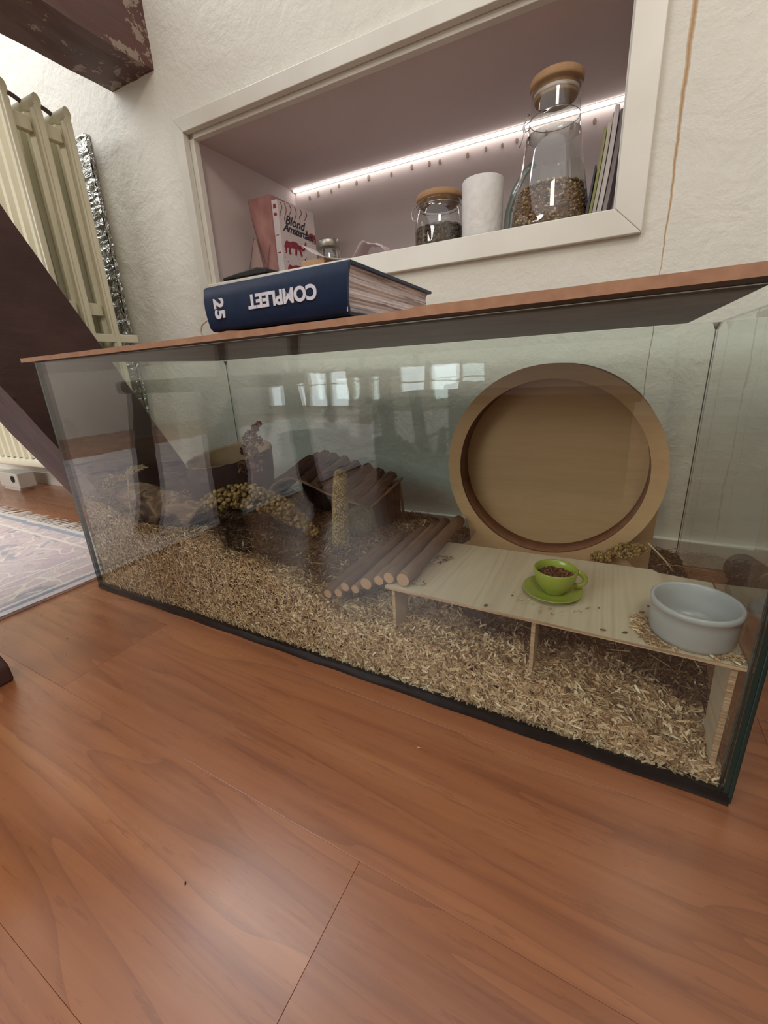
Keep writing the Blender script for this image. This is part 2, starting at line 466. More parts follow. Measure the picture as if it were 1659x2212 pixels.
# slanting roof leg: right face at x=-.2, foot near the wall, leaning into the room as it rises
LT = -.39; RT = -.205
def leg_q(z):
    yu = .530 - z / 2.07; w = .29
    return [(RT, yu, z), (LT, yu, z), (LT, yu - w, z), (RT, yu - w, z)]
b = MB(); rough_beam(b, (leg_q(0), leg_q(1.55)), 26)
tag(b.build('slanting_roof_timber', m_tim), 'thick dark brown slanting timber rising from the floor left of the glass tank', 'timber')
b = MB()
bz = 1.322
q0 = [(-.395, S((-.395, .62, 0))[1], bz), (-.205, S((-.205, .62, 0))[1], bz), (-.205, .6, bz + .26), (-.395, .6, bz + .26)]
q1 = [(-.395, -1.7, bz + .0), (-.205, -1.7, bz), (-.205, -1.7, bz + .26), (-.395, -1.7, bz + .26)]
def m_beam():
    t = NT('ceiling_beam_wood'); t.set(.5, .35)
    v = t.coord((1, .2, 1)); n1 = t.noise(v, 6, 5, .6); n2 = t.noise(t.coord((1, .15, 1)), 60, 4, .7)
    c = t.ramp(n1, [(.3, srgb(82, 56, 52)), (.7, srgb(112, 78, 70))])
    sx = t.new('ShaderNodeSeparateXYZ'); t.l.new(t.coord(), sx.inputs[0])
    w = t.noise(t.coord(), 22, 5, .7)
    near = t.math('MULTIPLY', t.math('SUBTRACT', sx.outputs[1], .40, clamp=True), 4.0, clamp=True)
    c = t.mix(t.math('MULTIPLY', t.math('GREATER_THAN', t.math('ADD', w, t.math('MULTIPLY', near, .16)), .64), .6), c, srgb(172, 156, 140))
    t.col(c); t.bump(t.math('ADD', n1, t.math('MULTIPLY', n2, .3)), .6, .005); return t.m
rough_beam(b, (q0, q1), 30, .0018)
tag(b.build('ceiling_beam', m_beam()), 'purplish brown ceiling beam with chipped paint entering the wall above the radiator', 'beam')

cream = plain('radiator_enamel', srgb(214, 208, 180), srgb(222, 216, 190), 5, rough=.32, spec=.5, bump=.05, bscale=30)
RX, RXL = -.412, -1.75
RA = thing('panel_radiator', 'old cream three-panel radiator behind the slanting timber', 'radiator', S((-1.08, .375, .15)))
for k, v0 in enumerate((.30, .375, .45)):
    b = MB(); P = []; per = .044; x = RX - .016
    front = []
    while x > RXL:
        front += [(x, -.013), (x - per * .18, -.002), (x - per * .5, -.002), (x - per * .68, -.013)]
        x -= per
    back = [(u, -w_) for u, w_ in front[::-1]]
    z0, z1 = .205, 1.215
    poly = [(RX, -.004)] + [(RX - .006, -.012)] + front + back + [(RX - .006, .012), (RX, .004)]
    # skin as strips so that the concave outline stays clean
    n = len(front); vs = []; fs = []
    for (u, w_) in [(RX, 0), (RX - .006, -.012)] + front:
        for z in (z0 + .018, z1 - .018): vs.append(S((u, v0 + w_, z)))
        for z in (z0 + .018, z1 - .018): vs.append(S((u, v0 - w_, z)))
    m_ = len(vs) // 4
    for i in range(m_ - 1):
        o, q = i * 4, (i + 1) * 4
        fs.append((o, q, q + 1, o + 1)); fs.append((o + 2, o + 3, q + 3, q + 2))
    b.add(vs, fs, 0, False)
    b.build('panel', cream, RA)
    for nm, zz in (('top_rail', z1), ('bottom_rail', z0)):
        b = MB(); r = .014
        prof = [(r * .75 * cos(a), r * 1.25 * sin(a)) for a in [2 * pi * i / 14 for i in range(14)]]
        b.prism(prof, lambda u, w, t: S((t, v0 + u, zz + w)), RXL, RX, smooth=True); b.build(nm, cream, RA)
    b = MB(); b.box(RX - .010, RX + .001, v0 - .0075, v0 + .0075, z0, z1, tf=S); b.build('end_rim', cream, RA, bevel=.003)
for z in (1.165, .70):
    for v0 in (.3375, .4125):
        b = MB(); b.box(RX - .05, RX - .028, v0 - .026, v0 + .026, z - .018, z + .018, tf=S); b.build('spacer_block', cream, RA, bevel=.002)
b = MB(); b.tube([S((RX - .06, .30 + .15 * t, 1.222 + .012 * sin(pi * ((2 * t) % 1.0001)))) for t in [i / 14 for i in range(15)]], .006, 8)
b.build('vent_pipe', plain('dull_metal', srgb(96, 84, 84), rough=.4, metal=.6), RA)
b = MB(); b.box(RX - .012, RX - .002, .33, .52, .60, .625, tf=S); b.build('bracket', cream, RA, bevel=.002)
foil_t = NT('crinkled_foil'); foil_t.set(.22, .5, 1.0); foil_t.col(srgb(206, 206, 200))
foil_t.bump(foil_t.noise(foil_t.coord(), 34, 3, .6, 1.2), 1.0, .02)
b = MB(); N1, N2 = 24, 120; vs = []
for j in range(N2 + 1):
    for i in range(N1 + 1):
        x = -1.7 + 1.155 * i / N1; z = .25 + 1.0 * j / N2
        if i == N1: x += rnd.uniform(-.002, .002)
        vs.append(S((x, .578 + rnd.uniform(-.003, .003), z)))
b.add(vs, [(j * (N1 + 1) + i, j * (N1 + 1) + i + 1, (j + 1) * (N1 + 1) + i + 1, (j + 1) * (N1 + 1) + i) for j in range(N2) for i in range(N1)])
vs2 = [(-1.7, .582, .25), (-.546, .582, .25), (-.546, .582, 1.25), (-1.7, .582, 1.25), (-1.7, .594, .25), (-.546, .594, .25), (-.546, .594, 1.25), (-1.7, .594, 1.25)]
b.add([S(p) for p in vs2], [(0, 1, 5, 4), (1, 2, 6, 5), (2, 3, 7, 6), (3, 0, 4, 7), (0, 3, 2, 1)])
tag(b.build('foil_insulation', foil_t.m), 'crinkled silver foil insulation on the wall behind the radiator', 'insulation')

# small things under the radiator
sb = thing('junction_box', 'small white box with a round black hole under the radiator', 'box', (-1.50, .42, 0))
b = MB(); b.box(-1.60, -1.40, .40, .47, .012, .085, tf=None); b.build('housing', white_paint, sb, bevel=.004)
b = MB(); b.lathe([(.016, 0), (.016, .004)], (0, 0, 0), 20, tf=lambda p: Vector((p.x, -p.z, p.y)))
b.v = [(p[0] - 1.445, p[1] + .400, p[2] + .058) for p in b.v]; b.build('hole', plain('black_hole', srgb(14, 12, 12)), sb)
b = MB(); b.box(-1.58, -1.42, .405, .465, 0, .012); b.build('foot', white_paint, sb)
b = MB(); b.tube([(-1.95, .47, .008), (-1.8, .43, .012), (-1.7, .42, .05), (-1.66, .40, .055), (-1.62, .375, .03), (-1.6, .36, .008), (-1.64, .33, .006)], .007, 8)
tag(b.build('orange_cable', plain('orange_plastic', srgb(190, 74, 34), rough=.4)), 'short orange cable on the floor beside the white box', 'cable')

# ------------------------------------------------------------------ rug
def m_rug():
    t = NT('faded_rug'); t.set(.95, .1)
    v = t.coord(); sx = t.new('ShaderNodeSeparateXYZ'); t.l.new(v, sx.inputs[0])
    wx = t.math('ADD', sx.outputs[0], t.math('MULTIPLY', t.noise(v, 18, 3), .05))
    vo = t.new('ShaderNodeTexVoronoi'); vo.feature = 'DISTANCE_TO_EDGE'; vo.inputs['Scale'].default_value = 7
    dv = t.new('ShaderNodeVectorMath', operation='ADD'); ns = t.new('ShaderNodeTexNoise'); ns.inputs['Scale'].default_value = 9
    t.l.new(v, ns.inputs['Vector']); sc = t.new('ShaderNodeVectorMath', operation='SCALE'); sc.inputs['Scale'].default_value = .22
    t.l.new(ns.outputs['Color'], sc.inputs[0]); t.l.new(v, dv.inputs[0]); t.l.new(sc.outputs[0], dv.inputs[1]); t.l.new(dv.outputs[0], vo.inputs['Vector'])
    nz = t.noise(v, 16, 5, .6, 1.0)
    c = t.ramp(nz, [(.3, srgb(188, 168, 170)), (.45, srgb(208, 194, 190)), (.6, srgb(198, 178, 180)), (.72, srgb(188, 188, 190))])
    ln = t.math('LESS_THAN', vo.outputs['Distance'], .022)
    c = t.mix(t.math('MULTIPLY', ln, .75), c, srgb(226, 216, 202))
    n2 = t.noise(dv.outputs[0], 7, 3, .5, .6)
    c = t.mix(t.math('MULTIPLY', t.math('GREATER_THAN', n2, .60), .6), c, srgb(150, 152, 162))
    # border bands following the long edge (x near 0 in rug space) and the fringe edge (y near 0)
    for ax, bands in ((0, ((-.020, -.0, srgb(206, 192, 190)), (-.034, -.020, srgb(138, 146, 160)), (-.046, -.038, srgb(222, 214, 204)), (-.085, -.052, None), (-.105, -.095, srgb(224, 214, 204)), (-.185, -.178, srgb(224, 212, 204)))),
                      (1, ((-.012, .0, srgb(214, 206, 198)), (-.032, -.016, srgb(148, 158, 170)), (-.075, -.066, srgb(222, 214, 204))))):
        src = sx.outputs[ax]
        src = t.math('ADD', src, t.math('MULTIPLY', t.math('SUBTRACT', nz, .5), .012))
        for lo, hi, cc in bands:
            mk = t.math('MULTIPLY', t.math('GREATER_THAN', src, lo), t.math('LESS_THAN', src, hi))
            if cc is None:
                mk = t.math('MULTIPLY', mk, t.math('GREATER_THAN', t.noise(v, 10, 2), .55)); cc = srgb(120, 130, 148)
            c = t.mix(t.math('MULTIPLY', mk, .85), c, cc)
    t.col(c); t.bump(t.noise(v, 260, 3), .5, .002); return t.m
RG = thing('fringed_rug', 'faded pink and blue patterned rug with white fringe left of the tank', 'rug', (-.058, .193, 0))
b = MB(); nx, ny = 40, 60; vs = []
xr = lambda t: -.058 - 2.0 * t
for j in range(ny + 1):
    for i in range(nx + 1):
        x = xr(i / nx); yy = .193 - 3.0 * j / ny
        vs.append((x, yy, .0065 + .0006 * sin(x * 31 + yy * 17)))
b.add(vs, [(j * (nx + 1) + i, j * (nx + 1) + i + 1, (j + 1) * (nx + 1) + i + 1, (j + 1) * (nx + 1) + i) for j in range(ny) for i in range(nx)])
b.box(-2.058, -.058, -2.807, .193, .0003, .0055)
b.build('rug_pile', m_rug(), RG)
m_fr = plain('fringe_cotton', srgb(216, 206, 196), srgb(226, 218, 208), 40, rough=.9)
x = -.066
while x > -2.05:
    b = MB(); L = rnd.uniform(.045, .07); dx = rnd.uniform(-.008, .014)
    for q in range(3):
        d2 = dx + rnd.uniform(-.005, .005)
        b.tube([(x + q * .0025, .19, .005), (x + q * .0025 + d2 * .4, .19 + L * .45, .004), (x + d2 + q * .003, .19 + L * rnd.uniform(.85, 1), .0025)], [.0024, .0018, .0008], 5, caps=False)
    b.build('tassel', m_fr, RG); x -= rnd.uniform(.014, .021)

# dark wooden chair, one foot of it at the left edge
CH = thing('wooden_chair', 'dark wooden chair whose curved foot shows at the left edge of the picture', 'chair', (-.03, -.47, 0))
def chair_leg(fx, fy, sx, sy):
    prof_ = [(0, 0, 0), (.03, .001, -.001), (.05, -.010, -.004), (.10, -.027, -.012), (.44, -.062, -.040)]
    vs = []
    for z, dx, dy in prof_:
        w = .055 if z < .2 else .042; x1, y1 = fx + sx * dx, fy + sy * dy
        xs2, ys2 = sorted((x1, x1 - sx * w)), sorted((y1, y1 - sy * w))
        z = max(z, .0078 if fx < -.05 else 0)
        vs += [(xs2[1], ys2[1], z), (xs2[1], ys2[0], z), (xs2[0], ys2[0], z), (xs2[0], ys2[1], z)]
    fs = [(3, 2, 1, 0), tuple(16 + i for i in range(4))]
    for j in range(4):
        for i in range(4): fs.append((j * 4 + i, j * 4 + (i + 1) % 4, (j + 1) * 4 + (i + 1) % 4, (j + 1) * 4 + i))
    b_ = MB(); b_.add(vs, fs); b_.build('leg', m_tim, CH, bevel=.004)
for fx, fy, sx, sy in ((.203, -.247, 1, 1), (.203, -.69, 1, -1), (-.26, -.247, -1, 1), (-.26, -.69, -1, -1)): chair_leg(fx, fy, sx, sy)
b = MB(); b.box(-.225, .168, -.66, -.275, .44, .475); b.build('seat', m_tim, CH, bevel=.01)
for x in (-.21, .125):
    b = MB(); b.tube([(x + .012, -.64, .47), (x + .012, -.67, .70), (x + .012, -.72, .96)], .016, 8); b.build('back_post', m_tim, CH)
for z in (.66, .78, .90):
    b = MB(); b.box(-.20, .14, -.69 - (z - .66) * .2, -.675 - (z - .66) * .2, z - .025, z + .025); b.build('back_slat', m_tim, CH, bevel=.004)
# low chest added behind the camera to block floor glare
CS = thing('added_chest', 'low dark wooden chest added opposite the tank to block floor glare', 'chest', (.62, -1.35, 0))
b = MB(); b.box(.14, 1.12, -1.56, -1.12, .02, .33); b.build('body', m_tim, CS, bevel=.006)
b = MB(); b.box(.12, 1.14, -1.58, -1.10, .331, .36); b.build('lid', m_tim, CS, bevel=.006)
for (x, y_) in ((.16, -1.54), (1.10, -1.54), (.16, -1.14), (1.10, -1.14)):
    b = MB(); b.box(x - .02, x + .02, y_ - .02, y_ + .02, 0, .02); b.build('foot', m_tim, CS)

# dark cabinet added out of view to darken the tank's right side
CB = thing('added_cabinet', 'low dark brown wooden cabinet added out of view to darken the right of the tank', 'cabinet', (1.65, -.10, 0))
m_cab = m_wood('dark_cabinet', (srgb(52, 32, 24), srgb(70, 44, 32), srgb(86, 56, 40)), 'z', ring=10, stretch=.1, rough=.45, bump=.1)
b = MB(); b.box(1.42, 1.9, -.62, .50, .06, .56); b.build('carcass', m_cab, CB, bevel=.004)
for k in range(2):
    b = MB(); b.box(1.402, 1.419, -.615 + .56 * k, -.06 + .555 * k, .08, .54); d_ = b.build('door', m_cab, CB, bevel=.003)
    b = MB(); b.ball((1.392, -.10 + .11 * k, .40), .012, 14, 10); b.build('knob', m_cab, d_)
for (x, y_) in ((1.44, -.60), (1.88, -.60), (1.44, .48), (1.88, .48)):
    b = MB(); b.box(x - .02, x + .02, y_ - .02, y_ + .02, 0, .06); b.build('foot', m_cab, CB)

# slipper behind the right end of the tank
sl = thing('slipper', 'dark grey rounded slipper on the floor behind the right end of the tank', 'slipper', (1.345, .52, 0))
m_felt = plain('grey_felt', srgb(58, 52, 54), srgb(74, 68, 68), 60, rough=.95, bump=.5, bscale=300)
b = MB(); seg = 20; P = []; L = .13
for i in range(11):
    t = i / 10; hw = .038 * (sin(pi * min(1, t * .93 + .07)) ** .5) + .002; hh = .055 * (1 - t) ** .35 * (1 if t > .05 else .6) + .012
    for j in range(seg):
        a = 2 * pi * j / seg
        P.append((1.335 + (t - .35) * .05 + hw * cos(a) * 1, .585 - L * t + 0, max(.004, .006 + hh * .5 + hh * .5 * sin(a))))
fs = [(i * seg + j, i * seg + (j + 1) % seg, (i + 1) * seg + (j + 1) % seg, (i + 1) * seg + j) for i in range(10) for j in range(seg)]
b.add(P, fs + [tuple(range(seg))[::-1], tuple(10 * seg + j for j in range(seg))], 0, True)
b.build('upper', m_felt, sl)
b = MB(); b.prism([(.04 * cos(a), .067 * sin(a)) for a in [2 * pi * i / 24 for i in range(24)]], lambda u, w, t: (1.335 + u, .52 + w, t), 0, .008)
b.build('sole', plain('black_rubber', srgb(22, 20, 20), rough=.7), sl)

# ------------------------------------------------------------------ the glass tank
TW, TD, TH, G = 1.205, .495, .519, .0075
m_pane = m_glass('tank_glass', (.955, .981, .966, 1), 1.05, wob=True)
m_edge = NT('glass_edge'); m_edge.set(.12, .5); m_edge.col(srgb(26, 48, 44))
m_edge = m_edge.m
m_sil = plain('black_silicone', srgb(16, 15, 16), srgb(26, 26, 26), 30, rough=.3, spec=.5, bump=.4, bscale=60, bdist=.002)
TK = thing('glass_tank', 'long rectangular glass tank with black silicone base standing on the floor', 'tank', (TW / 2, TD / 2, 0))
def pane(name, x0, x1, y0, y1, z0, z1, thin):
    b = MB(); vs = [(x, y, z) for z in (z0, z1) for y in (y0, y1) for x in (x0, x1)]
    F = {'z0': (0, 2, 3, 1), 'z1': (4, 5, 7, 6), 'y0': (0, 1, 5, 4), 'y1': (2, 6, 7, 3), 'x0': (0, 4, 6, 2), 'x1': (1, 3, 7, 5)}
    for k, f in F.items(): b.add([vs[i] for i in f], [(0, 1, 2, 3)], 0 if (k[0] == thin or k == 'y1' or (name == 'back_pane' and k[0] == 'x')) else 1)
    return b.build(name, [m_pane, m_edge], TK)
pane('front_pane', G + .0005, TW - G - .0005, 0, G, .004, TH, 'y')
pane('back_pane', G + .0005, TW - G - .0005, TD - G, TD, .004, TH, 'y')
pane('side_pane', 0, G, 0, TD, .004, TH, 'x')
pane('side_pane', TW - G, TW, 0, TD, .004, TH, 'x')
b = MB(); b.box(.002, TW - .002, .003, TD - .003, 0, .009); b.build('bottom_pane', plain('tank_bottom', srgb(20, 24, 22), rough=.3), TK)
b = MB(); vs = []; n = 90
for i in range(n + 1):
    x = .001 + (TW - .002) * i / n; h = .0135 + .0015 * sin(i * .9) * sin(i * .23) + .003 * i / n
    vs += [(x, -.0015 - .0006 * sin(i * .7), .0005), (x, -.0022, h * .55), (x, -.0003, h)]
fs = []
for i in range(n):
    o = i * 3; fs += [(o, o + 3, o + 4, o + 1), (o + 1, o + 4, o + 5, o + 2)]
b.add(vs, fs, 0, True)
b.build('base_seal', m_sil, TK)
m_seam = plain('clear_silicone', srgb(92, 100, 92), srgb(70, 76, 70), 40, rough=.3)
for cx, cy in ((G + .0015, TD - G - .0015), (TW - G - .0015, TD - G - .0015)):
    b = MB(); b.tube([(cx, cy,   .02 + .495 * i / 12) for i in range(13)], .0009, 6, smooth=True); b.build('silicone_seam', m_seam, TK)
    b = MB(); b.tube([(cx + rnd.uniform(-.001, .001), cy, TH - .012), (cx, cy, TH - .001)], [.0015, .006], 7); b.build('silicone_blob', plain('old_silicone', srgb(120, 104, 86), rough=.5), TK)
b = MB(); b.tube([(TW - G - .0015, G + .0015, .02 + .49 * i / 12) for i in range(13)], .0012, 6); b.build('silicone_seam', m_seam, TK)
b = MB(); b.box(TW - .003, TW + .0012, -.0012, .0075, .004, TH - .002); b.build('edge_bead', m_edge, TK, bevel=.001)

# board lying on top
m_board_e = plain('hardboard_edge', srgb(158, 118, 92), srgb(172, 132, 104), 60, rough=.85, bump=.4, bscale=150)
m_board_u = plain('hardboard_under', srgb(84, 56, 48), srgb(116, 84, 74), 12, rough=.6, bump=.2, bscale=40)
LB = MB(); n = 160; xa, xb = -.012, 1.152
def lid_front(x):
    y_ = -.016 - .024 * max(0, (x - .3)) + .0012 * sin(x * 70) + .0003 * sin(x * 90)
    if .588 < x < .618: y_ += .006 * (1 - abs(x - .603) / .015)
    return y_
vs = []
for i in range(n + 1):
    x = xa + (xb - xa) * i / n; yf = lid_front(x)
    dz = .0022 * math.exp(-((x - .585) / .02) ** 2) + (.0016 if x > .858 else 0)
    vs += [(x, yf, .5195), (x, yf - .0005, .5275 + dz), (x, .470, .5275), (x, .470, .5195)]
fs = [(0, 1, 2, 3), tuple(n * 4 + i for i in (3, 2, 1, 0))]
LB.add(vs, fs, 0)
for i in range(n):
    o = i * 4; q = o + 4
    for a, c, mi in ((0, 1, 0), (1, 2, 0), (2, 3, 0), (3, 0, 1)):
        LB.f.append([o + a, q + a, q + c, o + c]); LB.m.append(mi); LB.sm.append(False)
tag(LB.build('cover_board', [m_board_e, m_board_u]), 'brown hardboard sheet with chipped edge lying on top of the tank', 'board')

# ------------------------------------------------------------------ bedding
PTS = np.array([(0, 0, .205), (.07, 0, .225), (.15, 0, .205), (.25, 0, .195), (.325, 0, .190), (.42, 0, .178), (.518, 0, .170), (.60, 0, .150), (.631, 0, .135), (.66, 0, .102), (.72, 0, .096),
    (.79, 0, .094), (.90, 0, .088), (1.0, 0, .085), (1.08, 0, .066), (1.15, 0, .046), (1.2, 0, .022),
    (0, .06, .225), (.10, .07, .165), (.22, .06, .150), (.33, .06, .180), (.45, .06, .150), (.55, .06, .130), (.63, .06, .115), (.72, .06, .092), (.80, .06, .088), (.92, .08, .085), (1.02, .08, .078), (1.1, .07, .060), (1.18, .05, .040),
    (0, .15, .19), (.12, .15, .14), (.25, .14, .145), (.36, .14, .128), (.48, .14, .115), (.60, .14, .118), (.70, .13, .122), (.80, .13, .110), (.95, .15, .09), (1.1, .15, .08), (1.18, .15, .07),
    (0, .25, .17), (.15, .25, .145), (.3, .25, .120), (.42, .25, .108), (.55, .22, .128), (.66, .24, .130), (.74, .26, .160), (.82, .25, .125), (.95, .25, .122), (1.1, .25, .120), (1.2, .25, .11),
    (0, .38, .15), (.2, .38, .14), (.4, .36, .10), (.55, .36, .10), (.68, .36, .125), (.8, .38, .11), (1.0, .38, .10), (1.2, .38, .10),
    (0, .5, .14), (.25, .5, .12), (.5, .5, .10), (.62, .49, .10), (.76, .49, .078), (.87, .49, .074), (1.05, .5, .08), (1.2, .5, .09)])
def hgt(x, y):
    x = np.asarray(x, float); y = np.asarray(y, float)
    num = 0; den = 0
    for px, py, pz in PTS:
        w = 1 / (((x - px) ** 2 + ((y - py) * 1.15) ** 2) ** 1.6 + 2e-5); num = num + w * pz; den = den + w
    return num / den + .0035 * np.sin(x * 61 + y * 35) * np.sin(y * 73 - x * 20)
gx, gy = 150, 64
X = np.linspace(.015, TW - .015, gx); Y = np.linspace(.015, TD - .012, gy)
XX, YY = np.meshgrid(X, Y); ZZ = hgt(XX, YY) - .003
V = np.stack([XX.ravel(), YY.ravel(), ZZ.ravel()], 1)
idx = np.arange(gx * gy).reshape(gy, gx)
F = np.stack([idx[:-1, :-1].ravel(), idx[:-1, 1:].ravel(), idx[1:, 1:].ravel(), idx[1:, :-1].ravel()], 1)
nb0 = len(V)
def skirt(V, F, loop):
    base = V[loop].copy(); base[:, 2] = .0095; o = len(V); V = np.vstack([V, base]); k = len(loop)
    G_ = np.array([(loop[i], loop[(i + 1) % k], o + (i + 1) % k, o + i) for i in range(k)]); return V, np.vstack([F, G_])
loop = list(idx[0, :]) + list(idx[1:, -1]) + list(idx[-1, -2::-1]) + list(idx[-2:0:-1, 0])
V, F = skirt(V, F, loop)
BD = thing('wood_shaving_bedding', 'deep bed of pale wood shavings and dry hay filling the glass tank', 'bedding', (.6, .25, .0095))
m_under = plain('bedding_core', srgb(52, 36, 26), srgb(84, 62, 44), 170, rough=.95, bump=.8, bscale=220, bdist=.004)
o = np_mesh('packed_core', V, F, m_under, BD, True); tag(o, kind='stuff')
RS = np.random.RandomState(3)
TANKED = ('hay_tuft', 'hay_mound', 'shelf_litter', 'cup_litter', 'bridge_litter')
def chips(name, P, Nn, Lr, Wr, mat, curl=.25, tilt=.5, parent=BD):
    n = len(P)
    t = RS.normal(size=(n, 3)); t -= (t * Nn).sum(1, keepdims=True) * Nn; t /= np.linalg.norm(t, axis=1, keepdims=True) + 1e-9
    t = t + Nn * RS.uniform(-tilt, tilt, (n, 1)); t /= np.linalg.norm(t, axis=1, keepdims=True)
    s = np.cross(Nn, t); s /= np.linalg.norm(s, axis=1, keepdims=True) + 1e-9; u = np.cross(t, s)
    ro = RS.uniform(-.7, .7, (n, 1)); s2 = s * np.cos(ro) + u * np.sin(ro); u2 = -s * np.sin(ro) + u * np.cos(ro)
    L = RS.uniform(*Lr, (n, 1)) * RS.uniform(.7, 1.3, (n, 1)); Wd = RS.uniform(*Wr, (n, 1)); cu = L * RS.uniform(-.1, curl, (n, 1))
    th_ = Wd * .28
    A = P - t * L / 2; B = P + u2 * cu; C_ = P + t * L / 2
    vs = []
    for Q, ww in ((A, .75), (B, 1.0), (C_, .6)):
        vs += [Q - s2 * Wd * ww / 2, Q + s2 * Wd * ww / 2, Q - u2 * th_]
    V_ = np.stack(vs, 1).reshape(-1, 3); o_ = (np.arange(n) * 9)[:, None]
    quads = [(0, 1, 4, 3), (3, 4, 7, 6), (1, 2, 5, 4), (4, 5, 8, 7), (2, 0, 3, 5), (5, 3, 6, 8)]
    F_ = np.concatenate([o_ + np.array(q)[None, :] for q in quads], 0)
    V_[:, 0] = np.clip(V_[:, 0], G + .0008, TW - G - .0008) if (parent is BD or name in TANKED) else V_[:, 0]
    V_[:, 1] = np.clip(V_[:, 1], G + .0008, TD - G - .0008) if (parent is BD or name in TANKED) else V_[:, 1]
    ob_ = np_mesh(name, V_, F_, mat, parent); tag(ob_, kind='stuff'); return ob_
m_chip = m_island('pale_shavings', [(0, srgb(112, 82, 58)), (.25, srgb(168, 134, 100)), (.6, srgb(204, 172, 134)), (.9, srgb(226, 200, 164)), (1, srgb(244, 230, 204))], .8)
m_chip2 = m_island('hay_and_shaded_chips', [(0, srgb(56, 38, 28)), (.4, srgb(92, 68, 50)), (.75, srgb(124, 98, 74)), (.95, srgb(166, 142, 110)), (1, srgb(222, 208, 180))], .85)  # dark hay tones, also shade painted into the shavings further back
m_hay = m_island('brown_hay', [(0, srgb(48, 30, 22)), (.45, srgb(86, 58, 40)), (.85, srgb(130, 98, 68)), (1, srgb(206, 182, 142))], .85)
def surf_pts(n, cond=None):
    x = RS.uniform(G + .002, TW - G - .002, n); y_ = RS.uniform(G + .001, TD - G - .002, n)
    if cond is not None: k = cond(x, y_); x, y_ = x[k], y_[k]
    z = hgt(x, y_); e = .004
    nx_ = -(hgt(x + e, y_) - z) / e; ny_ = -(hgt(x, y_ + e) - z) / e
    Nn = np.stack([nx_, ny_, np.ones_like(x)], 1); Nn /= np.linalg.norm(Nn, axis=1, keepdims=True)
    P = np.stack([x, y_, z + RS.uniform(-.003, .004, len(x))], 1); return P, Nn
front = lambda x, y_: (y_ < .050 + .015 * np.sin(x * 25) + .045 * np.clip((x - .62) * 8, 0, 1) + RS.uniform(-.012, .012, len(x)))  # pale strip; beyond it shavings and hay carry painted shade
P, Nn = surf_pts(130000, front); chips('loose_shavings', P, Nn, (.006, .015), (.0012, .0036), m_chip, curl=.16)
P, Nn = surf_pts(52000, lambda x, y_: ~front(x, y_)); chips('shaded_shavings', P, Nn, (.005, .013), (.0012, .003), m_chip2)
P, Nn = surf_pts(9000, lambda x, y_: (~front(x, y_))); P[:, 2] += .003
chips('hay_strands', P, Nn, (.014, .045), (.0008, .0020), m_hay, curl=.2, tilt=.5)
# against the front pane and the side panes: finer, packed
n = 46000; x = RS.uniform(G + .002, TW - G - .002, n); zz = RS.uniform(.012, .24, n); hz = hgt(x, np.full(n, G + .002)); k = zz < hz + .002
P = np.stack([x[k], np.full(k.sum(), G + .0022) + RS.uniform(0, .002, k.sum()), zz[k]], 1); Nn = np.tile(np.array([[0, -1.0, 0]]), (len(P), 1))
fine = P[:, 0] < .66 + .1 * RS.uniform(-1, 1, len(P))
chips('packed_shavings', P[fine], Nn[fine], (.004, .010), (.0012, .0026), m_chip, curl=.1, tilt=.08)
chips('packed_shavings', P[~fine], Nn[~fine], (.006, .014), (.0014, .0034), m_chip, curl=.1, tilt=.12)
for xp, nn in ((G + .0022, 1.0), (TW - G - .0022, -1.0)):
    n = 15000; y_ = RS.uniform(G + .002, TD - G - .002, n); zz = RS.uniform(.012, .25, n); hz = hgt(np.full(n, xp), y_); k = zz < hz + .002
    P = np.stack([np.full(k.sum(), xp), y_[k], zz[k]], 1); Nn = np.tile(np.array([[-nn, 0, 0.]]), (len(P), 1))
    chips('side_shavings', P, Nn, (.004, .011), (.0012, .0028), m_chip, curl=.1, tilt=.08)

# ------------------------------------------------------------------ in the tank: platform, bowl, cup
m_ply_top = m_wood('birch_ply_face', (srgb(196, 178, 150), srgb(208, 192, 166), srgb(186, 166, 138)), 'y', ring=30, stretch=.06, rough=.6, bump=.1, fine=140)
m_ply_edge = plain('plywood_edge', srgb(150, 112, 86), srgb(206, 178, 146), 9, (1, 1, 60), rough=.8)
PF = thing('plywood_platform', 'pale plywood shelf on thin plywood legs at the right end inside the tank', 'platform', (.99, .11, .164))
b = MB(); b.prism([(.783, .016), (1.1965, .0105), (1.1965, .198), (1.175, .200), (1.135, .204), (1.128, .212), (.816, .200)], lambda u, w, t: (u, w, t), .1645, .1685)
b.build('shelf_top', m_ply_top, PF, bevel=.0004)
b = MB(); b.prism([(.7835, .0152), (1.1963, .0097), (1.1963, .0107), (.7835, .0162)], lambda u, w, t: (u, w, t), .1646, .1684); b.build('front_edge', m_ply_edge, PF)
def leg(x, y0, y1, zb, w=.004):
    g = MB(); g.prism([(y0, zb), (y1 - .012, zb), (y1 - .004, zb + .04), (y1 + .006, .1645), (y0, .1645)], lambda u, v_, t: (t, u, v_), x, x + w, 0)
    o_ = g.build('leg', [m_ply_top], PF); 
    h_ = MB(); h_.box(x - .0001, x + w + .0001, y0 - .0008, y0, zb, .1644); h_.build('ply_edge', m_ply_edge, o_)
leg(.793, .020, .062, .060, .0045); leg(.989, .018, .060, .060, .0045); leg(1.184, .014, .060, .012, .0055)
leg(.80, .155, .195, .06, .0045); leg(1.182, .160, .196, .03, .0045)

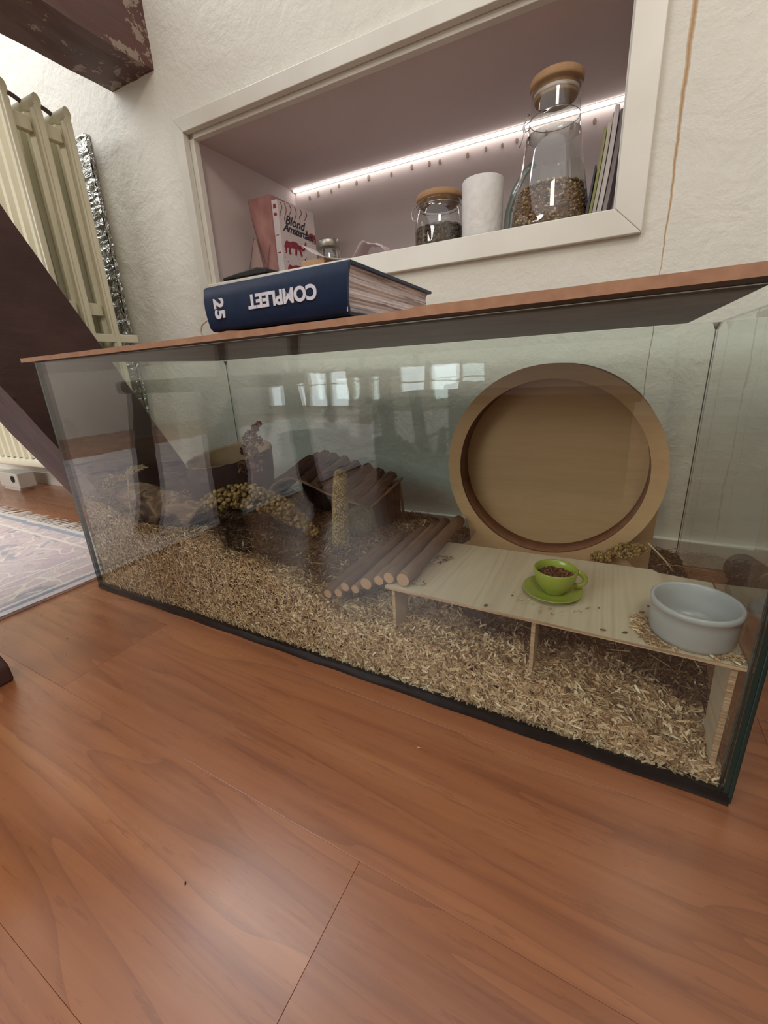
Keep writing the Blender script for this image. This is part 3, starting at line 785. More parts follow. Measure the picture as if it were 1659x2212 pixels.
m_bowl = plain('grey_stoneware', srgb(172, 174, 174), srgb(184, 185, 184), 14, rough=.28, spec=.5, bump=.05, bscale=40)
BC = (1.1535, .0535, .1686)
b = MB(); b.lathe([(.034, 0), (.0388, .001), (.0405, .006), (.0414, .028), (.0416, .0355), (.0428, .0370), (.0434, .0395), (.0430, .0420), (.0416, .0435), (.0396, .0433), (.0384, .0415), (.0376, .032), (.0362, .012), (.034, .0065), (.030, .0045), (.0, .004)], BC, 72)
tag(b.build('food_bowl', m_bowl), 'light grey glazed ceramic bowl at the right end of the plywood shelf', 'bowl')

m_green = plain('lime_glaze', srgb(142, 156, 58), srgb(152, 166, 66), 16, rough=.22, spec=.6, bump=.03, bscale=40)
SCx = (1.004, .084, .1686)
b = MB(); b.lathe([(.016, 0), (.018, .0015), (.030, .004), (.0375, .0085), (.0378, .0096), (.0365, .0096), (.029, .0062), (.018, .0040), (.0, .0038)], SCx, 64)
tag(b.build('saucer', m_green), 'lime green toy saucer under the small cup on the plywood shelf', 'saucer')
CU = thing('toy_cup', 'lime green toy teacup filled with brown crumbs standing on its saucer', 'cup', (1.006, .085, .1728))
CC = (1.006, .086, .1728)
b = MB(); b.lathe([(.012, 0), (.014, .001), (.0145, .003), (.0205, .009), (.0248, .018), (.0268, .028), (.0274, .0335), (.0266, .0346), (.0252, .0338), (.0244, .026), (.0205, .013), (.0, .009)], CC, 64)
b.build('cup_body', m_green, CU)
hd = []
for i in range(13):
    a = -pi * .42 + pi * .86 * i / 12
    hd.append((CC[0] + (.0245 + .0125 * cos(a)) * .985, CC[1] + (.0245 + .0125 * cos(a)) * .17 - .001, CC[2] + .021 + .0100 * sin(a)))
b = MB(); b.tube(hd, [.0032] + [.0027] * 11 + [.0034], 8, flat=1.3); b.build('handle', m_green, CU)
m_crumb = m_island('brown_crumbs', [(0, srgb(50, 28, 20)), (.5, srgb(98, 58, 38)), (1, srgb(140, 98, 64))], .9)
b = MB(); b.lathe([(.0, .024), (.018, .0235), (.0243, .0225), (.023, .018), (0, .018)], CC, 24)
for i in range(260):
    r = .0232 * sqrt(rnd.random()); a = rnd.uniform(0, 2 * pi)
    b.ball((CC[0] + r * cos(a), CC[1] + r * sin(a), CC[2] + .0245 + .002 * (1 - r / .023)), rnd.uniform(.0008, .0018), 5, 3, jit=.3)
tag(b.build('crumb_filling', m_crumb, CU), kind='stuff')

def blob(loc, L, w, mat, name, label, cat, group, ang):
    b_ = MB(); b_.ball((0, 0, 0), 1, 8, 6, sc=(L / 2, w / 2, w * .4), jit=.12)
    c_, s_ = cos(ang), sin(ang)
    b_.v = [(loc[0] + p[0] * c_ - p[1] * s_, loc[1] + p[0] * s_ + p[1] * c_, loc[2] + w * .38 + p[2]) for p in b_.v]
    return tag(b_.build(name, mat, loc=loc), label, cat, group)
m_seed = plain('seed_husk', srgb(126, 78, 46), srgb(150, 98, 60), 200, rough=.6); m_seed2 = plain('dark_seed', srgb(60, 48, 32), srgb(84, 68, 44), 200, rough=.7)
for (x, y, L, w, a, mm, lab) in ((1.108, .079, .0058, .0036, .4, m_seed, 'brown seed on the shelf just left of the grey bowl'),
        (1.067, .022, .0070, .0026, .1, m_seed, 'flat brown seed at the front edge of the shelf between cup and bowl'),
        (1.089, .026, .0065, .0030, .5, m_seed2, 'dark seed at the front edge of the shelf left of the bowl'),
        (1.106, .034, .0072, .0030, -.3, m_seed, 'brown husk at the foot of the grey bowl on the shelf'),
        (1.061, .070, .0030, .0022, 0, m_seed, 'tiny brown crumb right of the green cup'),
        (.957, .058, .0030, .0026, 0, m_seed2, 'tiny dark crumb left of the green saucer'),
        (.931, .0195, .0058, .0038, .8, m_seed2, 'dark pellet on the front edge of the shelf left of the middle leg'),
        (1.116, .098, .0026, .0020, 0, m_seed2, 'tiny dark crumb beside the rim of the grey bowl')):
    blob((x, y, .1688), L, w, mm, 'seed', lab, 'seed', None, ang=a)
# scattered splinters on the shelf
def scatter(name, n, xs_, ys_, z, Lr, Wr, mat, label, cat, cond=None):
    x = RS.uniform(*xs_, n); y_ = RS.uniform(*ys_, n)
    if cond is not None: k = cond(x, y_); x, y_ = x[k], y_[k]
    P = np.stack([x, y_, np.full(len(x), z) + RS.uniform(0.0008, .003, len(x))], 1); Nn = np.tile(np.array([[0, 0, 1.0]]), (len(P), 1))
    o_ = chips(name, P, Nn, Lr, Wr, mat, curl=.12, tilt=.1, parent=None); tag(o_, label, cat); return o_
bx, by = BC[0], BC[1]
scatter('shelf_litter', 2600, (1.075, 1.194), (.013, .12), .169, (.003, .011), (.0008, .0022), m_chip, 'pale splinters and husks lying around the foot of the grey bowl', 'litter',
        lambda x, y_: ((x - bx) ** 2 + (y_ - by) ** 2 > .0415 ** 2) & ((x - bx) ** 2 + (y_ - by) ** 2 < (.058 + .012 * (x > bx)) ** 2) & (y_ < .070))
scatter('cup_litter', 70, (.955, 1.05), (.03, .07), .169, (.002, .006), (.0006, .0014), m_chip, 'fine crumbs sprinkled in front of the green saucer', 'litter',
        lambda x, y_: ((x - 1.004) ** 2 + (y_ - .084) ** 2 > .039 ** 2) & ((x - 1.004) ** 2 + (y_ - .084) ** 2 < .055 ** 2))
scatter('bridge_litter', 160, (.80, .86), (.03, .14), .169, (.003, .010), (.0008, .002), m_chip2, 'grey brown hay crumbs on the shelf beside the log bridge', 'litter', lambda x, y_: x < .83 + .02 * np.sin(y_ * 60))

# ------------------------------------------------------------------ running wheel
m_birch = m_wood('birch_ply_wheel', (srgb(178, 142, 102), srgb(190, 156, 116), srgb(164, 128, 90)), 'x', ring=7, stretch=.10, rough=.5, bump=.05, fine=110)
m_cork = plain('wheel_running_track', srgb(112, 72, 50), srgb(128, 86, 62), 60, rough=.7, bump=.3, bscale=240)
m_bur = plain('burnt_ply_edge', srgb(92, 62, 40), srgb(120, 84, 56), 50, rough=.8)
WX, WZ, WY = .968, .302, .236
WH = thing('running_wheel', 'large round light plywood running wheel standing behind the shelf', 'running wheel', (WX, WY + .06, .12))
def ann(b, r0, r1, y0, y1, n=96, mi=0, me_=1):
    vs = []
    for y_ in (y0, y1):
        for r in (r0, r1):
            vs += [(WX + r * cos(2 * pi * j / n), y_, WZ + r * sin(2 * pi * j / n)) for j in range(n)]
    f0 = []; f1 = []
    for j in range(n):
        k = (j + 1) % n
        f0 += [(j, k, n + k, n + j), (2 * n + j, 3 * n + j, 3 * n + k, 2 * n + k)]
        f1 += [(j, 2 * n + j, 2 * n + k, k), (n + j, n + k, 3 * n + k, 3 * n + j)]
    b.add(vs, f0, mi); o_ = len(b.v) - len(vs)
    for f in f1: b.f.append([o_ + i for i in f]); b.m.append(me_); b.sm.append(True)
R1, R0 = .1645, .1425
b = MB(); ann(b, R0, R1, WY, WY + .005); b.build('front_ring', [m_birch, m_bur], WH)
b = MB(); ann(b, R0 + .0005, R0 + .0045, WY + .006, WY + .044, me_=0); b.build('drum', m_cork, WH)
b = MB(); n = 96
vs = [(WX + (R0 + .004) * cos(2 * pi * j / n), y_, WZ + (R0 + .004) * sin(2 * pi * j / n)) for y_ in (WY + .045, WY + .050) for j in range(n)]
b.add(vs, [tuple(range(n)), tuple(range(n, 2 * n))[::-1]], 0); b.add(vs, [(j, n + j, n + (j + 1) % n, (j + 1) % n) for j in range(n)], 1)
b.build('back_disc', [m_birch, m_bur], WH)
def foot(y0, y1, nm):
    b_ = MB(); P = [(WX - .142, .121), (WX + .160, .121), (WX + .163, .135), (WX + .150, .147), (WX + .118, .172)]
    arc = []
    for i in range(15):
        a = -pi / 2 + .78 - 1.56 * i / 14; arc.append((WX + (R0 + .001) * cos(a), WZ + (R0 + .001) * sin(a)))
    P = [(WX - .145, .118), (WX + .162, .118), (WX + .162, .140), (WX + .135, .158)] + arc[0:] + [(WX - .125, .160), (WX - .145, .146)]
    b_.prism(P, lambda u, w, t: (u, t, w), y0, y1); return b_.build(nm, m_birch, WH)
foot(WY + .0005, WY + .0045, 'front_foot'); 
b = MB(); P = [(WX - .145, .118), (WX + .165, .118), (WX + .165, .15), (WX + .168, WZ + .02)] + [(WX + .168 * cos(a), WZ + .168 * sin(a)) for a in [pi * i / 24 for i in range(1, 24)]] + [(WX - .168, WZ), (WX - .150, .15)]
b.prism([((u - WX) * .975 + WX + .003, w) for u, w in P], lambda u, w, t: (u, t, w - .004), WY + .066, WY + .071); b.build('back_stand', m_birch, WH)
b = MB(); b.box(WX - .142, WX + .158, WY + .005, WY + .066, .118, .123); b.build('base_plate', m_birch, WH)
b = MB(); b.tube([(WX, WY + .0505, WZ), (WX, WY + .067, WZ)], .006, 12); b.build('axle', plain('axle_metal', srgb(120, 120, 118), rough=.3, metal=1), WH)

# ------------------------------------------------------------------ log bridge
m_bark = m_wood('willow_bark', (srgb(66, 48, 38), srgb(104, 78, 60), srgb(142, 112, 88)), 'y', ring=9, stretch=.3, rough=.85, bump=.8, rnd_obj=2.1, fine=90)
m_cut = m_island('cut_wood', [(0, srgb(168, 128, 98)), (1, srgb(190, 152, 120))], .8)
BR = thing('log_bridge', 'bridge of short willow logs with bark leaning from the bedding up to the plywood shelf', 'bridge', (.73, .12, .12))
LG = [(.811, .1812, .0104), (.7885, .1795, .0085), (.7695, .1715, .0078), (.7480, .1625, .0100), (.7285, .1485, .0074), (.7085, .1480, .0082), (.6945, .1345, .0074), (.6725, .1270, .0076), (.6570, .1145, .0084), (.6540, .0965, .0066)]
for i, (x, z, r) in enumerate(LG):
    t = i / 9; y0 = .0205 + rnd.uniform(0, .003); y1 = .222 - .03 * t; dx = .018 - .012 * t; dz = .022 - .014 * t
    if i >= 5: dz += .004
    path = []; rr = []
    for k in range(9):
        u = k / 8; path.append((x + dx * u + rnd.uniform(-.0009, .0009), y0 + (y1 - y0) * u, z + dz * u + rnd.uniform(-.0009, .0009)))
        rr.append(r * (1 + .06 * sin(k * 1.7 + i) - .05 * u))
    b = MB(); b.tube(path, rr, 14); lg_ = b.build('log', m_bark, BR)
    for (c, s_) in ((path[0], -1), (path[-1], 1)):
        q = rr[0] * .93 if s_ < 0 else rr[-1] * .93; b = MB()
        b.prism([(q * cos(a), q * sin(a)) for a in [2 * pi * j / 14 for j in range(14)]], lambda u, w, t_: (c[0] + u, c[1] + t_, c[2] + w), .0006 * s_, .0010 * s_)
        b.build('cut_end', m_cut, lg_)

# ------------------------------------------------------------------ bark house
m_bark2 = m_wood('dark_bark', (srgb(50, 32, 26), srgb(84, 56, 44), srgb(112, 80, 62)), 'y', ring=12, stretch=.14, rough=.9, bump=1.0, rnd_obj=3.3, fine=80)
m_twig = plain('pale_twig', srgb(128, 98, 72), srgb(150, 120, 90), 60, rough=.8)
HS = thing('bark_house', 'small hide with a curved roof of dark bark strips near the middle of the tank', 'pet house', (.45, .36, .10))
prof = [(.306, .160), (.314, .188), (.332, .212), (.358, .228), (.390, .236), (.425, .231), (.460, .219), (.495, .207), (.530, .199), (.568, .192), (.604, .184)]
def roofp(t):
    k = t * (len(prof) - 1); i = min(int(k), len(prof) - 2); f = k - i
    return Vector((prof[i][0] * (1 - f) + prof[i + 1][0] * f, 0, prof[i][1] * (1 - f) + prof[i + 1][1] * f))
NS = 11
for i in range(NS):
    a, c = roofp(i / NS + .004), roofp((i + 1) / NS - .004); w = (c - a); nrm = Vector((-w.z, 0, w.x)).normalized()
    ya, yb = .285 + rnd.uniform(-.004, .004), .425 + rnd.uniform(-.004, .006); h = rnd.uniform(.006, .012); ph = rnd.uniform(0, 5)
    vs = []; nk = 9
    for k in range(nk):
        u = k / (nk - 1); yy = ya + (yb - ya) * u; lift = .034 * u + .0015 * sin(ph + k)
        for j in range(6):
            f = j / 5; p = a + w * f + nrm * (h * sin(pi * f) ** .7 + .0015 * sin(j * 3 + k + ph)); vs.append((p.x, yy, p.z + lift))
        for j in range(6):
            f = 1 - j / 5; p = a + w * f - nrm * .003; vs.append((p.x, yy, p.z + lift))
    b = MB(); b.add(vs, [(k * 12 + j, k * 12 + (j + 1) % 12, (k + 1) * 12 + (j + 1) % 12, (k + 1) * 12 + j) for k in range(nk - 1) for j in range(12)] + [tuple(range(12))[::-1], tuple((nk - 1) * 12 + j for j in range(12))])
    b.build('roof_strip', m_bark2, HS)
b = MB(); b.tube([(p.x, .282, p.z - .002) for p in [roofp(i / 30) for i in range(31)]], [.0028 + .0009 * sin(i * 1.3) for i in range(31)], 7); b.build('front_batten', m_twig, HS)
b = MB(); b.tube([(.606, .284, .183), (.612, .35, .197), (.618, .425, .215)], .0028, 7); b.build('side_batten', m_twig, HS)
for (x0, y0, x1, y1, zt) in ((.604, .290, .617, .289, .182), (.610, .420, .622, .420, .214), (.318, .300, .316, .298, .185)):
    b = MB(); b.tube([(x0, y0, zt), ((x0 + x1) / 2 + .002, y0, (zt + .10) / 2), (x1, y1, .085)], [.0042, .0036, .004], 8); b.build('post', m_twig, HS)
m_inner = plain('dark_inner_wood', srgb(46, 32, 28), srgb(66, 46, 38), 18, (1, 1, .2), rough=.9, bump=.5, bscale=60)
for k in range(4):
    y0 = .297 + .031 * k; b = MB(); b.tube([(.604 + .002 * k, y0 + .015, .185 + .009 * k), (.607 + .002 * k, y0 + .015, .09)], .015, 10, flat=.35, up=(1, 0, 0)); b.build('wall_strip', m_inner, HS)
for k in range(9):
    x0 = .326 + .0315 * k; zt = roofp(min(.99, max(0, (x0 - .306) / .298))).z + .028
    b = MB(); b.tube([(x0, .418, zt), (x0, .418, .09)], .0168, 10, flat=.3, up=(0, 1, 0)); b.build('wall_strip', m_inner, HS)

# ------------------------------------------------------------------ oval tub, cork tunnel
m_tub = plain('dark_brown_clay', srgb(50, 26, 24), srgb(66, 36, 30), 12, rough=.7, bump=.2, bscale=60)
m_tubin = plain('pale_tub_inside', srgb(150, 122, 92), srgb(176, 148, 114), 14, rough=.8, bump=.4, bscale=60)
TB = thing('oval_tub', 'dark brown oval tub with a pale inside on the bedding left of the bark house', 'tub', (.185, .305, .15))
def tubz(x): return .264 + (x - .04) * .105
n = 56; outer = []
rx, ry, cx, cy = .136, .088, .163, .305
def ringp(sc_, zf): return [(cx + rx * sc_ * cos(2 * pi * j / n), cy + ry * sc_ * sin(2 * pi * j / n), zf(cx + rx * cos(2 * pi * j / n)) + ((.0015 * sin(j * 2.3) + .020 * sin(2 * pi * j / n)) if sc_ > .93 else 0)) for j in range(n)]
R_ = [ringp(.90, lambda x: .152), ringp(.93, lambda x: .160), ringp(.98, lambda x: .22), ringp(1.0, lambda x: tubz(x) - .004), ringp(.995, lambda x: tubz(x))]
b = MB(); vs = [p for r in R_ for p in r]; b.add(vs, [(k * n + j, k * n + (j + 1) % n, (k + 1) * n + (j + 1) % n, (k + 1) * n + j) for k in range(len(R_) - 1) for j in range(n)] + [tuple(range(n))[::-1]], 0, True)
b.build('tub_shell', m_tub, TB)
R_ = [ringp(.995, lambda x: tubz(x)), ringp(.955, lambda x: tubz(x) + .001), ringp(.935, lambda x: tubz(x) - .006), ringp(.90, lambda x: .22), ringp(.86, lambda x: .17)]
b = MB(); vs = [p for r in R_ for p in r]; b.add(vs, [(k * n + j, k * n + (j + 1) % n, (k + 1) * n + (j + 1) % n, (k + 1) * n + j) for k in range(len(R_) - 1) for j in range(n)] + [tuple((len(R_) - 1) * n + j for j in range(n))], 0, True)
b.build('tub_lining', m_tubin, TB)

def m_corkbark():
    t = NT('cork_bark'); t.set(.85, .2); v = t.coord()
    w = t.noise(t.coord((.6, 1, 1.3)), 15, 3, .5, 2.2)
    c = t.ramp(w, [(.36, srgb(112, 88, 74)), (.47, srgb(138, 110, 92)), (.52, srgb(172, 142, 112)), (.60, srgb(116, 92, 80)), (.72, srgb(80, 62, 58))])
    t.col(c); t.bump(t.noise(v, 90, 5, .7), .8, .004); return t.m
CK = thing('cork_tunnel', 'greyish brown cork bark tunnel half buried at the left end of the tank', 'tunnel', (.15, .10, .14))
b = MB(); nu, nv = 44, 26; vs = []
for i in range(nu + 1):
    u = i / nu; x = .035 + .255 * u; R = .060 - .018 * u ** 2; top = .238 - .030 * u ** 2.2
    for j in range(nv + 1):
        a = pi * (-.12 + 1.24 * j / nv); q = R * (1 + .05 * sin(u * 9 + j * .7) + .03 * sin(u * 25 + j))
        vs.append((x + .006 * sin(j * .5), .105 + q * .9 * cos(a), top - R + q * sin(a)))
fs = []
for i in range(nu):
    for j in range(nv):
        p = vs[i * (nv + 1) + j]
        hx, hz = (p[0] - .228) / .036, (p[2] - .172) / .026
        if p[1] < .10 and hx * hx + hz * hz < 1: continue
        fs.append((i * (nv + 1) + j, i * (nv + 1) + j + 1, (i + 1) * (nv + 1) + j + 1, (i + 1) * (nv + 1) + j))
b.add(vs, fs, 0, True)
ck = b.build('bark_shell', m_corkbark(), CK); so = ck.modifiers.new('thick', 'SOLIDIFY'); so.thickness = .007; so.offset = -1

# ------------------------------------------------------------------ millet sprays, stalks, cob
m_mil = m_island('millet_grain', [(0, srgb(92, 70, 38)), (.4, srgb(128, 102, 58)), (.8, srgb(156, 128, 78)), (1, srgb(180, 156, 104))], .8)
m_straw = plain('straw', srgb(176, 152, 104), srgb(196, 174, 126), 40, rough=.7)
def interp(path, t):
    k = t * (len(path) - 1); i = min(int(k), len(path) - 2); f = k - i
    return Vector(path[i]).lerp(Vector(path[i + 1]), f)
def spray(name, label, path, R, n, gr, stem=None, mat=None, cat='millet spray', sub=9):
    T = thing(name, label, cat, tuple(path[0]))
    b_ = MB()
    for i in range(n):
        t = rnd.random(); c = interp(path, t); r = R * (sin(pi * min(.96, max(.05, t))) ** .5)
        d = Vector([rnd.gauss(0, 1) for _ in range(3)]).normalized() * r * rnd.uniform(.75, 1)
        k = c + d
        for q in range(sub):
            o_ = Vector([rnd.gauss(0, 1) for _ in range(3)]).normalized() * gr * (1.3 if sub > 1 else 0)
            b_.ball(tuple(k + o_), gr * rnd.uniform(.7, 1.0), 5 if sub > 1 else 9, 4 if sub > 1 else 6, jit=0 if sub > 1 else .14)
    g = b_.build('grain_cluster', mat or m_mil, T); tag(g, kind='stuff')
    s_ = MB(); s_.tube((stem or []) + [tuple(interp(path, i / 8)) for i in range(9)], .0014, 6); s_.build('stem', m_straw, T)
    return T
spray('millet_spray', 'arched spray of yellow millet lying over the hay in the left half of the tank', [(.262, .110, .190), (.300, .125, .212), (.345, .138, .226), (.395, .150, .228), (.44, .165, .210), (.478, .180, .182), (.515, .20, .140)], .0265, 1150, .0050, sub=1, stem=[(.20, .10, .150), (.24, .11, .180)])
spray('millet_spray', 'small spray of brown millet on top of the cork tunnel at the left glass', [(.028, .058, .228), (.036, .060, .250), (.062, .065, .264), (.10, .07, .266)], .0085, 80, .0030)
spray('millet_spray', 'short spray of millet lying at the right foot of the running wheel', [(1.050, .222, .1695), (1.075, .224, .180), (1.098, .222, .192), (1.116, .222, .195)], .0095, 90, .0026, stem=None)
b = MB(); b.tube([(1.118, .222, .206), (1.130, .216, .196), (1.143, .2145, .183), (1.153, .214, .170)], .0011, 6)
tag(b.build('straw_stalk', m_straw), 'single pale straw stalk running down right of the running wheel', 'stalk')
b = MB(); vs = []
for i in range(13):
    t = i / 12; c = Vector((.187, .085, .140)).lerp(Vector((.292, .120, .212)), t) + Vector((0, 0, .012 * sin(pi * t)))
    w = .010 * sin(pi * (.15 + .8 * t)) + .002
    vs += [tuple(c + Vector((-w * .4, -w * .2, w))), tuple(c + Vector((0, -.003, 0))), tuple(c + Vector((w * .4, -w * .2, -w)))]
b.add(vs, [(i * 3 + j, i * 3 + j + 1, i * 3 + j + 4, i * 3 + j + 3) for i in range(12) for j in range(2)], 0, True)
lf = b.build('dry_leaf', plain('dry_leaf', srgb(150, 128, 96), srgb(172, 150, 116), 60, (1, .3, 1), rough=.7)); lf.modifiers.new('t', 'SOLIDIFY').thickness = .0012
tag(lf, 'long curved dry leaf between the cork tunnel and the millet arch', 'leaf')
GS = thing('grass_stalk', 'upright pale grass stalk with a feathery head near the left end of the tank', 'grass stalk', (.146, .03, .155))
b = MB(); b.tube([(.148, .030, .150), (.156, .030, .20), (.165, .030, .245), (.176, .030, .278)], .0013, 6); b.build('stem', m_straw, GS)
b = MB(); hp = [(.176, .030, .278), (.188, .030, .294), (.207, .031, .303), (.236, .032, .308)]
for i in range(330):
    t = rnd.random(); c = interp(hp, t); r = .0085 * sin(pi * (.12 + .8 * t)); d = Vector([rnd.gauss(0, 1) for _ in range(3)]).normalized() * r
    dr = (interp(hp, min(1, t + .1)) - interp(hp, max(0, t - .1))).normalized() + d.normalized() * .5
    p0 = c + d * .6; p1 = p0 + dr * rnd.uniform(.004, .009); b.tube([tuple(p0), tuple(p1)], [.0009, .0002], 4, caps=False)
tag(b.build('seed_head', plain('pale_seed_head', srgb(186, 170, 132), srgb(204, 190, 154), 50, rough=.9), GS), kind='stuff')
m_sorg = m_island('sorghum_grain', [(0, srgb(74, 44, 34)), (.5, srgb(112, 74, 56)), (1, srgb(144, 106, 80))], .8)
SG = thing('sorghum_sprig', 'reddish brown seed sprig standing up in front of the dark oval tub', 'seed sprig', (.35, .205, .23))
b = MB(); st_ = MB(); main = [(.352, .203, .15), (.348, .203, .22), (.352, .203, .27), (.366, .203, .32), (.380, .203, .358)]
st_.tube(main, .0016, 6)
for i in range(58):
    t = rnd.uniform(.42, 1); c = interp(main, t); a = rnd.uniform(0, 2 * pi); sp = .034 * (1.08 - t) + .010
    e = c + Vector((sp * cos(a), sp * .4 * sin(a), rnd.uniform(.004, .022))); st_.tube([tuple(c), tuple(e)], .0006, 4, caps=False)
    for q in range(5):
        b.ball(tuple(e + Vector([rnd.gauss(0, .0026) for _ in range(3)])), rnd.uniform(.0022, .0034), 6, 4)
tag(b.build('seed_cluster', m_sorg, SG), kind='stuff'); st_.build('stem', plain('brown_stem', srgb(96, 62, 44), rough=.8), SG)
COB = thing('millet_cob', 'upright thick cob of tiny yellow grains in front of the bark house', 'cob', (.582, .20, .15))
b = MB(); ax = [(.580, .200, .128), (.585, .200, .19), (.590, .200, .245), (.5935, .200, .286)]
b.tube([tuple(interp(ax, i / 12)) for i in range(13)], [.0150 - .004 * (i / 12) ** 2 if i < 12 else .006 for i in range(13)], 16); b.build('core', plain('cob_core', srgb(110, 84, 48), rough=.9), COB)
b = MB()
for i in range(62):
    t = i / 61; c = interp(ax, t); r = .0160 - .0045 * t ** 2
    if t > .93: r *= sqrt(max(0.02, 1 - ((t - .93) / .08) ** 2))
    for j in range(30):
        a = 2 * pi * (j + .5 * (i % 2)) / 30 + rnd.uniform(-.06, .06); b.ball((c.x + r * cos(a), c.y + r * sin(a), c.z + rnd.uniform(-.0006, .0006)), .0016, 5, 3)
tag(b.build('grains', m_island('cob_grain', [(0, srgb(96, 70, 36)), (.4, srgb(150, 122, 72)), (.8, srgb(182, 156, 100)), (1, srgb(212, 190, 138))], .7), COB), kind='stuff')
b = MB(); P_ = RS.normal(size=(2600, 3)); P_ /= np.linalg.norm(P_, axis=1, keepdims=True)
b.ball((.592, .262, .160), .030, 20, 14, jit=.05)
GB = thing('hay_ball', 'greenish woven hay ball behind the millet cob', 'hay ball', (.592, .262, .13))
b.build('ball_core', plain('green_hay_core', srgb(76, 78, 52), srgb(104, 104, 72), 80, rough=.95, bump=.8, bscale=160), GB)
chips('hay_fibres', P_ * .031 + np.array([.592, .262, .160]), P_, (.010, .022), (.0005, .0012), m_island('green_hay', [(0, srgb(84, 82, 54)), (.6, srgb(124, 122, 86)), (1, srgb(160, 154, 116))], .9), curl=-.05, tilt=.05, parent=GB)
# mound of hay behind the bridge with a dark burrow mouth
b = MB(); b.lathe([(.022, 0), (.017, .012), (.0, .018)], (0, 0, 0), 16)
n = 5200; a = RS.uniform(0, 2 * pi, n); rr_ = np.sqrt(RS.uniform(0, 1, n)); px = .735 + .085 * rr_ * np.cos(a); py = .285 + .065 * rr_ * np.sin(a)
P_ = np.stack([px, py, hgt(px, py) + .010 * (1 - rr_ ** 2) + RS.uniform(0, .005, n)], 1); k = ~(((px - .758) / .022) ** 2 + ((py - .262) / .012) ** 2 < 1); P_ = P_[k]
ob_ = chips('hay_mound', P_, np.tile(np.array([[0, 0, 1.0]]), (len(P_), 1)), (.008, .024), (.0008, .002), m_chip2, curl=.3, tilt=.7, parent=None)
tag(ob_, 'loose grey mound of hay behind the log bridge', 'hay')
n = 5200; px = RS.normal(.04, .022, n); py = RS.normal(.075, .03, n); k = (px > .014) & (py > .014) & (py < .2); px, py = px[k], py[k]
pz = hgt(px, py) + RS.uniform(-.02, .012, len(px)) + .01
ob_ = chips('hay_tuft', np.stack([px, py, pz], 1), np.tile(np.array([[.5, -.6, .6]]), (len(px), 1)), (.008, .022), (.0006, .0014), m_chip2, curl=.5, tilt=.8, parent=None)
tag(ob_, 'curly grey hay tuft against the left glass beside the cork tunnel', 'hay')

# crumbs of bedding on the floor
for (x, y, lab) in ((.001, -.123, 'pale wood crumb on the floor in front of the rug corner'), (.157, -.146, 'dark wood crumb on the floor near the chair foot'), (.21, -.175, 'thin curled splinter on the floor beside the chair foot'),
                    (.211, -.072, 'tiny pale chip on the floor near the left front corner of the tank'), (.873, -.077, 'thin pale splinter on the floor in front of the middle of the tank'), (.727, -.314, 'dark speck on the floor left of the plank joint')):
    dark = 'dark' in lab
    blob((x, y, 0), .006 if not dark else .004, .0016, m_seed2 if dark else m_straw, 'floor_crumb', lab, 'crumb', None, rnd.uniform(0, 3))

# ------------------------------------------------------------------ thick blue book on the cover board
m_blue = plain('navy_cloth', srgb(20, 40, 72), srgb(24, 46, 80), 60, rough=.45, spec=.4, bump=.15, bscale=400)
m_wht = plain('white_print', srgb(200, 196, 204), rough=.5)
t = NT('page_edges'); t.set(.85, .2); v = t.coord((6, 1, 1)); vz = t.coord((.5, .5, 60))
f_ = t.noise(vz, 12, 4, .7, .4); f2 = t.noise(t.coord((.15, .6, 14)), 10, 3)
cc = t.ramp(t.math('ADD', t.math('MULTIPLY', f_, .5), t.math('MULTIPLY', f2, .5)), [(.40, srgb(140, 136, 140)), (.47, srgb(206, 200, 204)), (.55, srgb(228, 222, 226)), (.64, srgb(176, 172, 178))])
t.col(cc); t.bump(t.noise(vz, 30, 3), .5, .002); m_pages = t.m
BX0, BX1, BY0, BY1, BZ0, BZ1 = .5575, .7800, -.0265, .232, .5302, .5850
BK = thing('law_book', 'thick navy blue book with white lettering lying upside down on the cover board', 'book', ((BX0 + BX1) / 2, .08, BZ0))
sk = lambda p: (p[0] + (p[2] - BZ0) * .10 * (1 if p[0] > .7 else -.10) + (p[1] - BY0) * -.03, p[1], p[2] + .0)
b = MB(); tk = .0035
# cover as an extruded C profile in the y-z plane, spine rounded towards the viewer
Cp = [(BY1, BZ0), (BY0 + .006, BZ0), (BY0 + .001, BZ0 + .004), (BY0 - .0015, BZ0 + .015), (BY0 - .003, (BZ0 + BZ1) / 2), (BY0 - .0025, BZ1 - .015), (BY0, BZ1 - .003), (BY0 + .004, BZ1), (BY1, BZ1)]
Ci = [(BY1, BZ1 - tk), (BY0 + .005, BZ1 - tk), (BY0 + .002, BZ1 - .014), (BY0 + .001, (BZ0 + BZ1) / 2), (BY0 + .002, BZ0 + .014), (BY0 + .006, BZ0 + tk), (BY1, BZ0 + tk)]
vs = []; full = Cp + Ci; nC = len(full)
for x in (BX0, BX1): vs += [sk((x, p[0], p[1])) for p in full]
b.add(vs, [(i, (i + 1) % nC, nC + (i + 1) % nC, nC + i) for i in range(nC)])
for i in range(1, 7): b.sm[i] = True
no = len(Cp)
pairs = [(0, 15), (1, 14), (2, 14), (3, 13), (4, 12), (5, 11), (6, 10), (7, 10), (8, 9)]
for s_ in (0, nC):
    for i in range(8):
        a0, b0 = pairs[i]; a1, b1 = pairs[i + 1]
        q = [s_ + a0, s_ + a1, s_ + b1] + ([s_ + b0] if b0 != b1 else []); b.f.append(q); b.m.append(0); b.sm.append(False)
b.build('cover', m_blue, BK)
b = MB(); nz_ = 26; vs = []
